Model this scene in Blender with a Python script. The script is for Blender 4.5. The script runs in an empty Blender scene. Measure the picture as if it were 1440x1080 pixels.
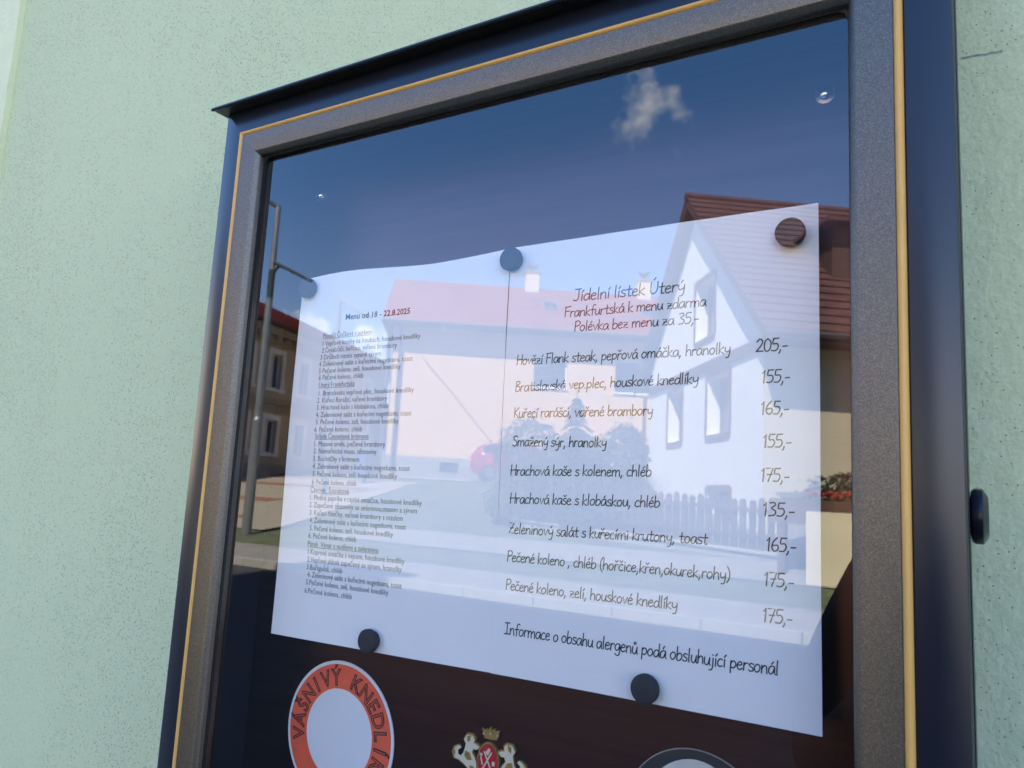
import bpy, bmesh, math, random
from mathutils import Vector, Matrix
R = random.Random(7)
rad = math.radians
S = bpy.context.scene
COL = S.collection

# ------------------------------------------------------------------ camera, sky, sun, exposure
CX, CY, CZ = 0.4939, -0.4240, 1.6001
cam_d = bpy.data.cameras.new('camera'); cam = bpy.data.objects.new('camera', cam_d); COL.objects.link(cam)
rx = Vector((0.85721, 0.51224, 0.05286)); ux = Vector((0.02570, -0.14508, 0.98909)); fx = Vector((-0.51432, 0.84650, 0.13753))
cam.matrix_world = Matrix(((rx.x, ux.x, -fx.x, CX), (rx.y, ux.y, -fx.y, CY), (rx.z, ux.z, -fx.z, CZ), (0, 0, 0, 1)))
cam_d.sensor_width = 36; cam_d.lens = 1082.55 / 1440 * 36
cam_d.clip_start = 0.01; cam_d.clip_end = 2000
cam_d.dof.use_dof = True; cam_d.dof.focus_distance = 0.60; cam_d.dof.aperture_fstop = 17.0
S.camera = cam

SUN_EL, SUN_AZ = rad(51), rad(2)          # azimuth measured from +Y towards +X
sd = Vector((math.sin(SUN_AZ) * math.cos(SUN_EL), math.cos(SUN_AZ) * math.cos(SUN_EL), math.sin(SUN_EL)))
sl = bpy.data.lights.new('sun', 'SUN'); sl.energy = 5.0; sl.angle = rad(0.53); sl.color = (1.0, 0.92, 0.79)
so = bpy.data.objects.new('sun', sl); COL.objects.link(so); so.location = (0, 40, 60)
so.rotation_euler = sd.to_track_quat('Z', 'Y').to_euler()

W = bpy.data.worlds.new('World'); S.world = W; W.use_nodes = True
nt = W.node_tree; nt.nodes.clear()
def N_(t, **k):
    n = nt.nodes.new(t)
    for a, b in k.items(): setattr(n, a, b)
    return n
def L_(a, b): nt.links.new(a, b)
def M_(op, a, b=None, c=None):
    n = nt.nodes.new('ShaderNodeMath'); n.operation = op
    for i, v in enumerate((a, b, c)):
        if v is None: continue
        if isinstance(v, (int, float)): n.inputs[i].default_value = v
        else: nt.links.new(v, n.inputs[i])
    return n.outputs[0]
SKY_STRENGTH = 0.12
out = N_('ShaderNodeOutputWorld'); bg = N_('ShaderNodeBackground'); bg.inputs['Strength'].default_value = SKY_STRENGTH
sky = N_('ShaderNodeTexSky', sky_type='NISHITA', sun_disc=False, sun_elevation=SUN_EL, sun_rotation=SUN_AZ)
sky.air_density = 1.0; sky.dust_density = 0.1; sky.ozone_density = 1.6
tc = N_('ShaderNodeTexCoord'); sep = N_('ShaderNodeSeparateXYZ'); L_(tc.outputs['Generated'], sep.inputs[0])
mp = N_('ShaderNodeMapping'); mp.inputs['Scale'].default_value = (1, 1, 2.6); L_(tc.outputs['Generated'], mp.inputs[0])
nz = N_('ShaderNodeTexNoise'); nz.inputs['Scale'].default_value = 4.2; nz.inputs['Detail'].default_value = 9; nz.inputs['Roughness'].default_value = 0.58
L_(mp.outputs[0], nz.inputs['Vector'])
nz2 = N_('ShaderNodeTexNoise'); nz2.inputs['Scale'].default_value = 26; nz2.inputs['Detail'].default_value = 8; nz2.inputs['Roughness'].default_value = 0.65
L_(tc.outputs['Generated'], nz2.inputs['Vector'])
# a bank of fair-weather cumulus low over the horizon, all round
band = M_('SUBTRACT', 1.0, M_('MULTIPLY', M_('ABSOLUTE', M_('SUBTRACT', sep.outputs[2], 0.12)), 11.0))
low = M_('MULTIPLY', M_('ADD', M_('SUBTRACT', nz.outputs[0], 0.60), M_('MULTIPLY', M_('MAXIMUM', band, -1.0), 0.14)), 9.0)
# single small puffs higher up
def puff(d, size, amp):
    v = Vector(d).normalized()
    dp = nt.nodes.new('ShaderNodeVectorMath'); dp.operation = 'DISTANCE'
    L_(tc.outputs['Generated'], dp.inputs[0]); dp.inputs[1].default_value = v
    core = M_('SUBTRACT', 1.0, M_('DIVIDE', dp.outputs['Value'], size))
    return M_('MULTIPLY', M_('ADD', M_('MULTIPLY', core, 1.2), M_('MULTIPLY', M_('SUBTRACT', nz2.outputs[0], 0.57), 4.6)), amp)
p6 = puff((-0.708, -0.682, 0.178), 0.042, 1.0); p7 = puff((-0.655, -0.738, 0.172), 0.050, 1.1)
p1 = puff((-0.330, -0.822, 0.464), 0.052, 0.42); p2 = puff((-0.352, -0.822, 0.447), 0.030, 0.30)
p4 = puff((0.5, -0.7, 0.5), 0.06, 1.2); p5 = puff((-0.69, 0.4, 0.6), 0.07, 1.2)
def mx(a, b): return M_('MAXIMUM', a, b)
cl = mx(mx(mx(low, p1), p2), mx(mx(p4, p5), mx(p6, p7)))
clc = nt.nodes.new('ShaderNodeClamp'); L_(cl, clc.inputs[0])
mixc = N_('ShaderNodeMix', data_type='RGBA'); L_(clc.outputs[0], mixc.inputs[0])
hs = N_('ShaderNodeHueSaturation'); hs.inputs['Saturation'].default_value = 1.34; L_(sky.outputs[0], hs.inputs['Color'])
tn = N_('ShaderNodeMix', data_type='RGBA', blend_type='MULTIPLY'); tn.inputs[0].default_value = 1; tn.inputs[7].default_value = (1.50, 1.07, 1.07, 1)  # clear air here is a warmer blue than the model's
L_(hs.outputs[0], tn.inputs[6]); L_(tn.outputs[2], mixc.inputs[6]); mixc.inputs[7].default_value = (8.5, 8.3, 7.9, 1)
L_(mixc.outputs[2], bg.inputs['Color']); L_(bg.outputs[0], out.inputs['Surface'])

S.view_settings.view_transform = 'Standard'; S.view_settings.look = 'None'; S.view_settings.exposure = 2.49; S.view_settings.gamma = 1
S.view_settings.use_curve_mapping = False
S.cycles.use_denoising = True; S.cycles.adaptive_threshold = 0.004; S.cycles.max_bounces = 10; S.cycles.diffuse_bounces = 4; S.cycles.glossy_bounces = 4
S.cycles.transparent_max_bounces = 12; S.cycles.caustics_reflective = False

# ------------------------------------------------------------------ materials
def mat(name, col, rough=0.7, metal=0.0, var=0.0, vs=8.0, bump=0.0, bs=60.0, spec=0.5, detail=5, stretch=(1, 1, 1), coat=0.0):
    m = bpy.data.materials.new(name); m.use_nodes = True; t = m.node_tree; p = t.nodes['Principled BSDF']
    p.inputs['Base Color'].default_value = (*col, 1); p.inputs['Roughness'].default_value = rough
    p.inputs['Metallic'].default_value = metal; p.inputs['Specular IOR Level'].default_value = spec
    p.inputs['Coat Weight'].default_value = coat; p.inputs['Coat Roughness'].default_value = 0.08
    tcn = t.nodes.new('ShaderNodeTexCoord'); mpn = t.nodes.new('ShaderNodeMapping'); mpn.inputs['Scale'].default_value = stretch
    t.links.new(tcn.outputs['Object'], mpn.inputs[0])
    if var:
        n = t.nodes.new('ShaderNodeTexNoise'); n.inputs['Scale'].default_value = vs; n.inputs['Detail'].default_value = detail
        n.inputs['Roughness'].default_value = 0.62
        t.links.new(mpn.outputs[0], n.inputs['Vector'])
        r = t.nodes.new('ShaderNodeMapRange'); r.inputs[1].default_value = 0.3; r.inputs[2].default_value = 0.7
        r.inputs[3].default_value = 1 - var; r.inputs[4].default_value = 1 + var; t.links.new(n.outputs[0], r.inputs[0])
        v = t.nodes.new('ShaderNodeVectorMath'); v.operation = 'SCALE'; v.inputs[0].default_value = col
        t.links.new(r.outputs[0], v.inputs['Scale']); t.links.new(v.outputs[0], p.inputs['Base Color'])
    if bump:
        n = t.nodes.new('ShaderNodeTexNoise'); n.inputs['Scale'].default_value = bs; n.inputs['Detail'].default_value = 4
        t.links.new(mpn.outputs[0], n.inputs['Vector'])
        b = t.nodes.new('ShaderNodeBump'); b.inputs['Strength'].default_value = bump; b.inputs['Distance'].default_value = 1.0 / bs * 0.5
        t.links.new(n.outputs[0], b.inputs['Height']); t.links.new(b.outputs[0], p.inputs['Normal'])
    return m

def stucco_mat():
    """fine scratched render: a slightly rolling coat with thousands of pin-holes that gather in patches and streaks"""
    m = bpy.data.materials.new('green_render'); m.use_nodes = True; t = m.node_tree; p = t.nodes['Principled BSDF']
    L = t.links.new
    def math_(op, a, b=None, clamp=False):
        n = t.nodes.new('ShaderNodeMath'); n.operation = op; n.use_clamp = clamp
        for i, v in enumerate((a, b)):
            if v is None: continue
            if isinstance(v, (int, float)): n.inputs[i].default_value = v
            else: L(v, n.inputs[i])
        return n.outputs[0]
    def noise(scale, det, rough=0.6, st=(1, 1, 1)):
        mpn = t.nodes.new('ShaderNodeMapping'); mpn.inputs['Scale'].default_value = st; L(tcn.outputs['Object'], mpn.inputs[0])
        n = t.nodes.new('ShaderNodeTexNoise'); n.inputs['Scale'].default_value = scale; n.inputs['Detail'].default_value = det
        n.inputs['Roughness'].default_value = rough; L(mpn.outputs[0], n.inputs['Vector']); return n.outputs[0]
    tcn = t.nodes.new('ShaderNodeTexCoord')
    vor = t.nodes.new('ShaderNodeTexVoronoi'); vor.inputs['Scale'].default_value = 400; L(tcn.outputs['Object'], vor.inputs['Vector'])
    sepc = t.nodes.new('ShaderNodeSeparateColor'); L(vor.outputs['Color'], sepc.inputs[0])
    dens = noise(5.0, 5, 0.68, (1.2, 1, 0.32))                     # where pits gather
    thr = math_('MULTIPLY', math_('SUBTRACT', dens, 0.37), 4.2)      # share of the cells that carry a pit
    has = math_('GREATER_THAN', thr, sepc.outputs[0])
    size = math_('ADD', math_('MULTIPLY', sepc.outputs[1], 0.15), 0.17)
    sx = t.nodes.new('ShaderNodeSeparateXYZ'); L(tcn.outputs['Object'], sx.inputs[0])
    grow = math_('SUBTRACT', 0.5, math_('MULTIPLY', sx.outputs[0], 2.0), clamp=True)      # the left part was floated rougher
    size = math_('MULTIPLY', size, math_('ADD', math_('MULTIPLY', grow, 0.45), 0.85))
    pit = math_('MULTIPLY', math_('SUBTRACT', 1.0, math_('DIVIDE', vor.outputs['Distance'], size)), has, clamp=True)
    pit2 = math_('MULTIPLY', pit, 2.2, clamp=True)
    big = noise(2.2, 5, 0.6); mid = noise(70, 4, 0.6, (1, 1, 0.8)); fine = noise(420, 3, 0.6)
    shade = math_('ADD', math_('MULTIPLY', big, 0.10), math_('MULTIPLY', fine, 0.30))
    sc = math_('ADD', shade, 0.80)
    base = t.nodes.new('ShaderNodeVectorMath'); base.operation = 'SCALE'; base.inputs[0].default_value = WALLC; L(sc, base.inputs['Scale'])
    mixn = t.nodes.new('ShaderNodeMix'); mixn.data_type = 'RGBA'; L(pit2, mixn.inputs[0]); L(base.outputs[0], mixn.inputs[6])
    mixn.inputs[7].default_value = (WALLC[0] * 0.26, WALLC[1] * 0.28, WALLC[2] * 0.28, 1)          # the holes take a darker colour
    L(mixn.outputs[2], p.inputs['Base Color']); p.inputs['Roughness'].default_value = 0.85; p.inputs['Specular IOR Level'].default_value = 0.25
    h = math_('SUBTRACT', math_('ADD', math_('MULTIPLY', mid, 1.4), math_('MULTIPLY', fine, 0.25)), math_('MULTIPLY', pit, 1.2))
    b = t.nodes.new('ShaderNodeBump'); b.inputs['Strength'].default_value = 0.75; b.inputs['Distance'].default_value = 0.0016
    L(h, b.inputs['Height']); L(b.outputs[0], p.inputs['Normal'])
    return m
WALLC = (0.585, 0.635, 0.375)

def fleck_mat(name, c1, c2, rough, metal, scale):
    """powder coat with metal flake"""
    m = mat(name, c1, rough, metal); t = m.node_tree; p = t.nodes['Principled BSDF']
    tcn = t.nodes.new('ShaderNodeTexCoord'); v = t.nodes.new('ShaderNodeTexVoronoi'); v.inputs['Scale'].default_value = scale
    t.links.new(tcn.outputs['Object'], v.inputs['Vector'])
    s = t.nodes.new('ShaderNodeSeparateColor'); t.links.new(v.outputs['Color'], s.inputs[0])
    mr = t.nodes.new('ShaderNodeMapRange'); mr.inputs[1].default_value = 0.55; mr.inputs[2].default_value = 1.0; t.links.new(s.outputs[0], mr.inputs[0])
    mi = t.nodes.new('ShaderNodeMix'); mi.data_type = 'RGBA'; t.links.new(mr.outputs[0], mi.inputs[0])
    mi.inputs[6].default_value = (*c1, 1); mi.inputs[7].default_value = (*c2, 1); t.links.new(mi.outputs[2], p.inputs['Base Color'])
    n = t.nodes.new('ShaderNodeTexNoise'); n.inputs['Scale'].default_value = scale * 0.8; t.links.new(tcn.outputs['Object'], n.inputs['Vector'])
    b = t.nodes.new('ShaderNodeBump'); b.inputs['Strength'].default_value = 0.35; b.inputs['Distance'].default_value = 0.0004
    t.links.new(n.outputs[0], b.inputs['Height']); t.links.new(b.outputs[0], p.inputs['Normal'])
    return m

def thin_glass(name, dust=0.0, ior=1.62, tint=(0.97, 0.985, 0.975)):
    """one pane seen as a whole: both surfaces' Fresnel reflection over straight-through light"""
    m = bpy.data.materials.new(name); m.use_nodes = True; t = m.node_tree; t.nodes.clear(); L = t.links.new
    o = t.nodes.new('ShaderNodeOutputMaterial'); tr = t.nodes.new('ShaderNodeBsdfTransparent'); tr.inputs[0].default_value = (*tint, 1)
    gl = t.nodes.new('ShaderNodeBsdfGlossy'); gl.inputs['Roughness'].default_value = 0.0
    ge = t.nodes.new('ShaderNodeNewGeometry'); d = t.nodes.new('ShaderNodeVectorMath'); d.operation = 'DOT_PRODUCT'
    L(ge.outputs['Incoming'], d.inputs[0]); L(ge.outputs['Normal'], d.inputs[1])
    def mm(op, a, b=None):
        n = t.nodes.new('ShaderNodeMath'); n.operation = op
        for i, v in enumerate((a, b)):
            if v is None: continue
            if isinstance(v, (int, float)): n.inputs[i].default_value = v
            else: L(v, n.inputs[i])
        return n.outputs[0]
    f0 = ((ior - 1) / (ior + 1)) ** 2
    c = mm('ABSOLUTE', d.outputs['Value']); s = mm('POWER', mm('SUBTRACT', 1.0, c), 5.0)
    f = mm('ADD', f0, mm('MULTIPLY', s, 1 - f0))
    f2 = mm('DIVIDE', mm('MULTIPLY', f, 2.0), mm('ADD', f, 1.0))
    mi = t.nodes.new('ShaderNodeMixShader'); L(f2, mi.inputs[0]); L(tr.outputs[0], mi.inputs[1]); L(gl.outputs[0], mi.inputs[2])
    last = mi
    if dust:
        tcn = t.nodes.new('ShaderNodeTexCoord'); v = t.nodes.new('ShaderNodeTexVoronoi'); v.inputs['Scale'].default_value = 60
        L(tcn.outputs['Object'], v.inputs['Vector']); sp = t.nodes.new('ShaderNodeSeparateColor'); L(v.outputs['Color'], sp.inputs[0])
        has = mm('GREATER_THAN', sp.outputs[0], 0.93); sz = mm('ADD', mm('MULTIPLY', sp.outputs[1], 0.02), 0.012)
        spk = mm('MULTIPLY', mm('LESS_THAN', v.outputs['Distance'], sz), has)
        n = t.nodes.new('ShaderNodeTexNoise'); n.inputs['Scale'].default_value = 3; n.inputs['Detail'].default_value = 6; L(tcn.outputs['Object'], n.inputs['Vector'])
        film = mm('MULTIPLY', mm('MAXIMUM', mm('SUBTRACT', n.outputs[0], 0.45), 0.0), dust)
        df = t.nodes.new('ShaderNodeBsdfDiffuse'); df.inputs[0].default_value = (0.75, 0.75, 0.72, 1)
        m2 = t.nodes.new('ShaderNodeMixShader'); L(mm('ADD', mm('MULTIPLY', spk, 0.55), film), m2.inputs[0]); L(mi.outputs[0], m2.inputs[1]); L(df.outputs[0], m2.inputs[2]); last = m2
    L(last.outputs[0], o.inputs['Surface'])
    return m

M = {}
M['render'] = stucco_mat()
M['trim_pale'] = mat('pale_green_trim', (0.76, 0.75, 0.46), 0.85, var=0.06, vs=20, bump=0.4, bs=250)
M['plinth'] = mat('grey_plinth_render', (0.28, 0.28, 0.26), 0.9, var=0.2, vs=3, bump=0.5, bs=90)
M['body'] = mat('dark_blue_black_paint', (0.008, 0.010, 0.018), 0.30, spec=0.52, var=0.05, vs=5, bump=0.04, bs=900)
M['cap'] = mat('black_cap_paint', (0.006, 0.006, 0.007), 0.42, spec=0.5, bump=0.06, bs=700)
M['bronze'] = fleck_mat('bronze_flake_coat', (0.120, 0.108, 0.090), (0.25, 0.228, 0.185), 0.36, 0.88, 3600)
M['gold'] = mat('gold_paint', (0.74, 0.40, 0.10), 0.45, var=0.06, vs=40, spec=0.4)
M['rubber'] = mat('black_rubber', (0.008, 0.008, 0.009), 0.55)
M['board'] = mat('brown_wood_grain_foil', (0.060, 0.029, 0.024), 0.34, metal=1.0, var=0.14, vs=40, bump=0.04, bs=260, stretch=(0.15, 1, 4))
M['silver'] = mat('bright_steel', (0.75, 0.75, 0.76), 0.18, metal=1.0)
M['glass'] = thin_glass('case_glass', dust=0.028)
M['paper'] = mat('white_office_paper', (0.92, 0.87, 0.84), 0.75, var=0.012, vs=30, bump=0.12, bs=500, spec=0.25)
M['ink'] = mat('black_printer_ink', (0.028, 0.026, 0.03), 0.7, spec=0.2)
M['ink_hand'] = mat('dark_grey_marker_ink', (0.030, 0.028, 0.032), 0.7, spec=0.2)
M['magnet'] = mat('dark_grey_magnet', (0.018, 0.018, 0.019), 0.65, var=0.12, vs=300, bump=0.1, bs=900)
M['st_white'] = mat('sticker_white', (0.80, 0.80, 0.82), 0.45)
M['st_red'] = mat('sticker_orange_red', (0.88, 0.125, 0.055), 0.45, var=0.10, vs=60)
M['st_dark'] = mat('sticker_dark_brown', (0.05, 0.012, 0.012), 0.5)
M['st_black'] = mat('sticker_black', (0.022, 0.022, 0.026), 0.4)
M['st_cream'] = mat('sticker_cream', (0.72, 0.68, 0.62), 0.45, var=0.08, vs=120)
M['cr_gold'] = mat('antique_gold', (0.50, 0.32, 0.10), 0.30, metal=0.7, var=0.2, vs=300)
M['cr_cream'] = mat('enamel_cream', (0.75, 0.66, 0.46), 0.35)
M['cr_red'] = mat('enamel_red', (0.50, 0.02, 0.03), 0.25)
# street
M['cream'] = mat('cream_house_render', (0.74, 0.67, 0.46), 0.9, var=0.05, vs=1.2, bump=0.2, bs=40)
M['white'] = mat('white_house_render', (0.90, 0.89, 0.86), 0.9, var=0.03, vs=1.2, bump=0.2, bs=40)
M['lilac'] = mat('warm_cream_long_wall', (0.62, 0.56, 0.40), 0.9, var=0.05, vs=1.2, bump=0.2, bs=40)
M['peach'] = mat('peach_house_render', (0.78, 0.53, 0.29), 0.9, var=0.04, vs=0.8, bump=0.2, bs=40)
M['ochre'] = mat('ochre_town_house_render', (0.47, 0.42, 0.29), 0.9, var=0.06, vs=0.8, bump=0.2, bs=40)
M['ochre_dark'] = mat('ochre_band', (0.34, 0.28, 0.18), 0.9, var=0.08, vs=1.0)
M['white_trim'] = mat('white_window_surround', (0.74, 0.73, 0.68), 0.8, var=0.04, vs=4)
M['tile_red'] = mat('red_clay_tiles', (0.36, 0.10, 0.07), 0.75, var=0.22, vs=3, bump=0.3, bs=20)
M['tile_brown'] = mat('brown_red_tiles', (0.115, 0.048, 0.038), 0.8, var=0.38, vs=4, bump=0.3, bs=20)
M['soffit'] = mat('brown_stained_boards', (0.10, 0.055, 0.035), 0.7, var=0.2, vs=6, stretch=(1, 6, 1))
M['pipe'] = mat('grey_brown_metal_pipe', (0.12, 0.10, 0.10), 0.5, metal=0.3)
M['win_brown'] = mat('brown_window_frame', (0.15, 0.055, 0.035), 0.5, var=0.1, vs=8)
M['win_white'] = mat('white_window_frame', (0.80, 0.80, 0.80), 0.45)
M['sill_white'] = mat('white_sill', (0.80, 0.80, 0.80), 0.5)
M['room'] = mat('dark_room_beyond_glass', (0.035, 0.04, 0.05), 0.12, spec=0.8, var=0.3, vs=1.5)
M['curtain'] = mat('pale_net_curtain', (0.55, 0.55, 0.55), 0.9)
M['asphalt'] = mat('asphalt', (0.045, 0.044, 0.042), 0.9, var=0.25, vs=1.2, bump=0.5, bs=60)
M['concrete'] = mat('pale_concrete_paving', (0.27, 0.255, 0.22), 0.9, var=0.15, vs=2.5, bump=0.4, bs=50)
M['kerb'] = mat('kerb_stone', (0.40, 0.39, 0.36), 0.85, var=0.12, vs=5, bump=0.3, bs=40)
M['paver_red'] = mat('red_pavers', (0.30, 0.13, 0.09), 0.9, var=0.15, vs=3, bump=0.4, bs=40)
M['paver'] = mat('beige_pavers', (0.36, 0.32, 0.24), 0.9, var=0.12, vs=3, bump=0.4, bs=40)
M['grass'] = mat('grass_ground', (0.115, 0.13, 0.065), 0.95, var=0.35, vs=2.2, bump=0.8, bs=30)
M['leaf'] = mat('leaf_green', (0.055, 0.095, 0.028), 0.55, var=0.45, vs=1.6)
M['leaf_dark'] = mat('leaf_dark_green', (0.032, 0.060, 0.024), 0.55, var=0.45, vs=1.6)
M['leaf_pale'] = mat('leaf_pale_green', (0.11, 0.15, 0.06), 0.6, var=0.4, vs=1.6)
M['bark'] = mat('bark', (0.10, 0.07, 0.05), 0.9, var=0.3, vs=12, bump=0.6, bs=30)
M['stone'] = mat('grey_stone', (0.30, 0.30, 0.29), 0.85, var=0.2, vs=7, bump=0.5, bs=30)
M['fence'] = mat('brown_fence_wood', (0.085, 0.050, 0.042), 0.8, var=0.25, vs=9, stretch=(6, 6, 1))
M['gatewall'] = mat('cream_gate_wall', (0.78, 0.72, 0.50), 0.9, var=0.04, vs=3, bump=0.2, bs=60)
M['galv'] = mat('galvanised_steel', (0.33, 0.35, 0.35), 0.45, metal=0.6, var=0.15, vs=6)
M['galv_dark'] = mat('dark_painted_steel', (0.045, 0.06, 0.06), 0.5)
M['car_red'] = mat('red_car_paint', (0.42, 0.012, 0.02), 0.25, coat=1.0)
M['car_glass'] = mat('car_glass', (0.012, 0.014, 0.016), 0.06, spec=0.8)
M['tyre'] = mat('tyre_rubber', (0.018, 0.018, 0.018), 0.8)
M['rim'] = mat('alloy_rim', (0.5, 0.5, 0.52), 0.3, metal=0.9)
M['lamp_red'] = mat('red_light_lens', (0.75, 0.02, 0.02), 0.15, spec=0.8)
M['plastic'] = mat('black_plastic', (0.02, 0.02, 0.02), 0.5)
M['blue_sign'] = mat('blue_enamel', (0.07, 0.10, 0.20), 0.4)
M['flower_red'] = mat('red_geranium', (0.36, 0.05, 0.03), 0.6, var=0.2, vs=20)
M['skin'] = mat('skin', (0.55, 0.33, 0.24), 0.5, var=0.05, vs=20)
M['shirt'] = mat('dark_shirt', (0.020, 0.016, 0.018), 0.85, var=0.15, vs=40, bump=0.3, bs=200)
M['trousers'] = mat('dark_trousers', (0.03, 0.035, 0.05), 0.85, var=0.15, vs=40)
M['hair'] = mat('dark_brown_hair', (0.030, 0.018, 0.012), 0.5, var=0.3, vs=90, stretch=(1, 1, 0.2))
M['shoe'] = mat('black_shoe', (0.02, 0.02, 0.02), 0.5)
M['eye'] = mat('eye_white', (0.75, 0.73, 0.70), 0.2)
M['lip'] = mat('lip', (0.42, 0.16, 0.13), 0.5)
M['phone'] = mat('phone_black', (0.012, 0.012, 0.013), 0.15)

# ------------------------------------------------------------------ helpers
def link(o, parent=None):
    COL.objects.link(o)
    if parent is not None: o.parent = parent
    return o
def props(o, label=None, cat=None, group=None, kind=None):
    if label: o['label'] = label
    if cat: o['category'] = cat
    if group: o['group'] = group
    if kind: o['kind'] = kind
    return o
def thing(name, label, cat, loc=(0, 0, 0), group=None, frame=None):
    o = bpy.data.objects.new(name, None); o.empty_display_size = 0.1; COL.objects.link(o)
    if frame is not None: o.matrix_world = frame
    else: o.location = loc
    return props(o, label, cat, group)
class MB:
    def __init__(s): s.v = []; s.f = []; s.mi = []; s.mats = []; s.sm = []
    def slot(s, m):
        if m not in s.mats: s.mats.append(m)
        return s.mats.index(m)
    def add(s, vs, fs, m, smooth=False):
        b = len(s.v); s.v += [tuple(v) for v in vs]; k = s.slot(m)
        for f in fs: s.f.append([b + i for i in f]); s.mi.append(k); s.sm.append(smooth)
        return s
    def box(s, x0, x1, y0, y1, z0, z1, m, mtx=None):
        vs = [Vector(p) for p in ((x0, y0, z0), (x1, y0, z0), (x1, y1, z0), (x0, y1, z0), (x0, y0, z1), (x1, y0, z1), (x1, y1, z1), (x0, y1, z1))]
        if mtx: vs = [mtx @ v for v in vs]
        return s.add(vs, [(0, 3, 2, 1), (4, 5, 6, 7), (0, 1, 5, 4), (1, 2, 6, 5), (2, 3, 7, 6), (3, 0, 4, 7)], m)
    def prism(s, poly, off, m):
        """poly: 3-D points, off: extrusion vector"""
        n = len(poly); off = Vector(off); vs = [Vector(p) for p in poly] + [Vector(p) + off for p in poly]
        fs = [list(range(n))[::-1], list(range(n, 2 * n))] + [(i, (i + 1) % n, n + (i + 1) % n, n + i) for i in range(n)]
        return s.add(vs, fs, m)
    def tube(s, pts, r, m, n=8, cap=True):
        pts = [Vector(p) for p in pts]; rs = r if isinstance(r, (list, tuple)) else [r] * len(pts); vs = []; fs = []
        for i, p in enumerate(pts):
            d = (pts[min(i + 1, len(pts) - 1)] - pts[max(i - 1, 0)]).normalized()
            a = d.cross(Vector((0, 0, 1)) if abs(d.z) < 0.95 else Vector((1, 0, 0))).normalized(); b = d.cross(a)
            for k in range(n):
                t = 2 * math.pi * k / n; vs.append(p + (a * math.cos(t) + b * math.sin(t)) * rs[i])
        for i in range(len(pts) - 1):
            for k in range(n): fs.append((i * n + k, i * n + (k + 1) % n, (i + 1) * n + (k + 1) % n, (i + 1) * n + k))
        if cap: fs += [tuple(range(n))[::-1], tuple((len(pts) - 1) * n + k for k in range(n))]
        return s.add(vs, fs, m, True)
    def lathe(s, prof, c, axis, m, n=32):
        """prof: (radius, height along axis)"""
        axis = Vector(axis).normalized(); a = axis.orthogonal().normalized(); b = axis.cross(a); c = Vector(c); vs = []; fs = []
        for r, h in prof:
            for k in range(n):
                t = 2 * math.pi * k / n; vs.append(c + axis * h + (a * math.cos(t) + b * math.sin(t)) * max(r, 1e-5))
        for i in range(len(prof) - 1):
            for k in range(n): fs.append((i * n + k, i * n + (k + 1) % n, (i + 1) * n + (k + 1) % n, (i + 1) * n + k))
        fs += [tuple(range(n))[::-1], tuple((len(prof) - 1) * n + k for k in range(n))]
        return s.add(vs, fs, m, True)
    def build(s, name, parent=None, **kw):
        me = bpy.data.meshes.new(name); me.from_pydata(s.v, [], s.f)
        for m in s.mats: me.materials.append(m)
        me.polygons.foreach_set('material_index', s.mi); me.polygons.foreach_set('use_smooth', s.sm); me.update()
        bm = bmesh.new(); bm.from_mesh(me); bmesh.ops.recalc_face_normals(bm, faces=bm.faces); bm.to_mesh(me); bm.free()
        if any(s.sm):
            try: me.set_sharp_from_angle(angle=rad(40))
            except Exception: pass
        o = bpy.data.objects.new(name, me); link(o, parent); props(o, **kw)
        return o
def one(name, parent=None, **kw): pass
def frame_of(origin, xdir):
    x = Vector((xdir[0], xdir[1], 0)).normalized(); z = Vector((0, 0, 1)); y = z.cross(x)
    return Matrix(((x.x, y.x, 0, origin[0]), (x.y, y.y, 0, origin[1]), (0, 0, 1, origin[2] if len(origin) > 2 else 0), (0, 0, 0, 1)))

# ground height by distance from the wall
GD = [-400, -200, -60, -30, -24, -20, -15, -13, -10, -5, 0, 60]
GZ = [5.0, 3.0, 2.2, 2.02, 1.92, 1.60, 1.04, 0.78, 0.47, 0.05, 0.0, 0.0]
def gz(y):
    for i in range(len(GD) - 1):
        if y <= GD[i + 1]:
            t = (y - GD[i]) / (GD[i + 1] - GD[i]); return GZ[i] + t * (GZ[i + 1] - GZ[i])
    return GZ[-1]

# ------------------------------------------------------------------ ground
def sheet(name, x0, x1, ya, yb, m, lift, parent=None, kind='structure'):
    """flat sheet following the ground between x0..x1 (numbers or functions of y)"""
    ys = sorted({ya, yb, *[g for g in GD if min(ya, yb) < g < max(ya, yb)], *[ya + (yb - ya) * i / 12 for i in range(13)]})
    b = MB(); vs = []; fs = []
    for y in ys:
        a = x0(y) if callable(x0) else x0; c = x1(y) if callable(x1) else x1
        vs += [(a, y, gz(y) + lift), (c, y, gz(y) + lift)]
    for i in range(len(ys) - 1): fs.append((2 * i, 2 * i + 1, 2 * i + 3, 2 * i + 2))
    b.add(vs, fs, m); return b.build(name, parent, kind=kind)
sheet('ground', -600, 600, -1500, 60, M['grass'], -0.004)
sheet('sidewalk', -60, 60, -1.7, -0.02, M['concrete'], 0.10)
MB().box(-60, 60, -1.82, -1.7, -0.1, 0.11, M['kerb']).build('kerb', kind='structure')
sheet('road', -60, 60, -7.7, -1.82, M['asphalt'], 0.0)
b = MB()
for i in range(60):                                             # kerb of single stones a metre long
    x = -30 + i * 1.0; yk = -7.7; b.box(x + 0.006, x + 0.994, yk - 0.13, yk, gz(yk) - 0.1, gz(yk) + 0.11, M['kerb'])
b.build('kerb', kind='structure')
sheet('sidewalk', -60, 60, -9.1, -7.83, M['concrete'], 0.05)
sheet('path', -10.2, 20, -12.25, -10.7, M['concrete'], 0.014)
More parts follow.
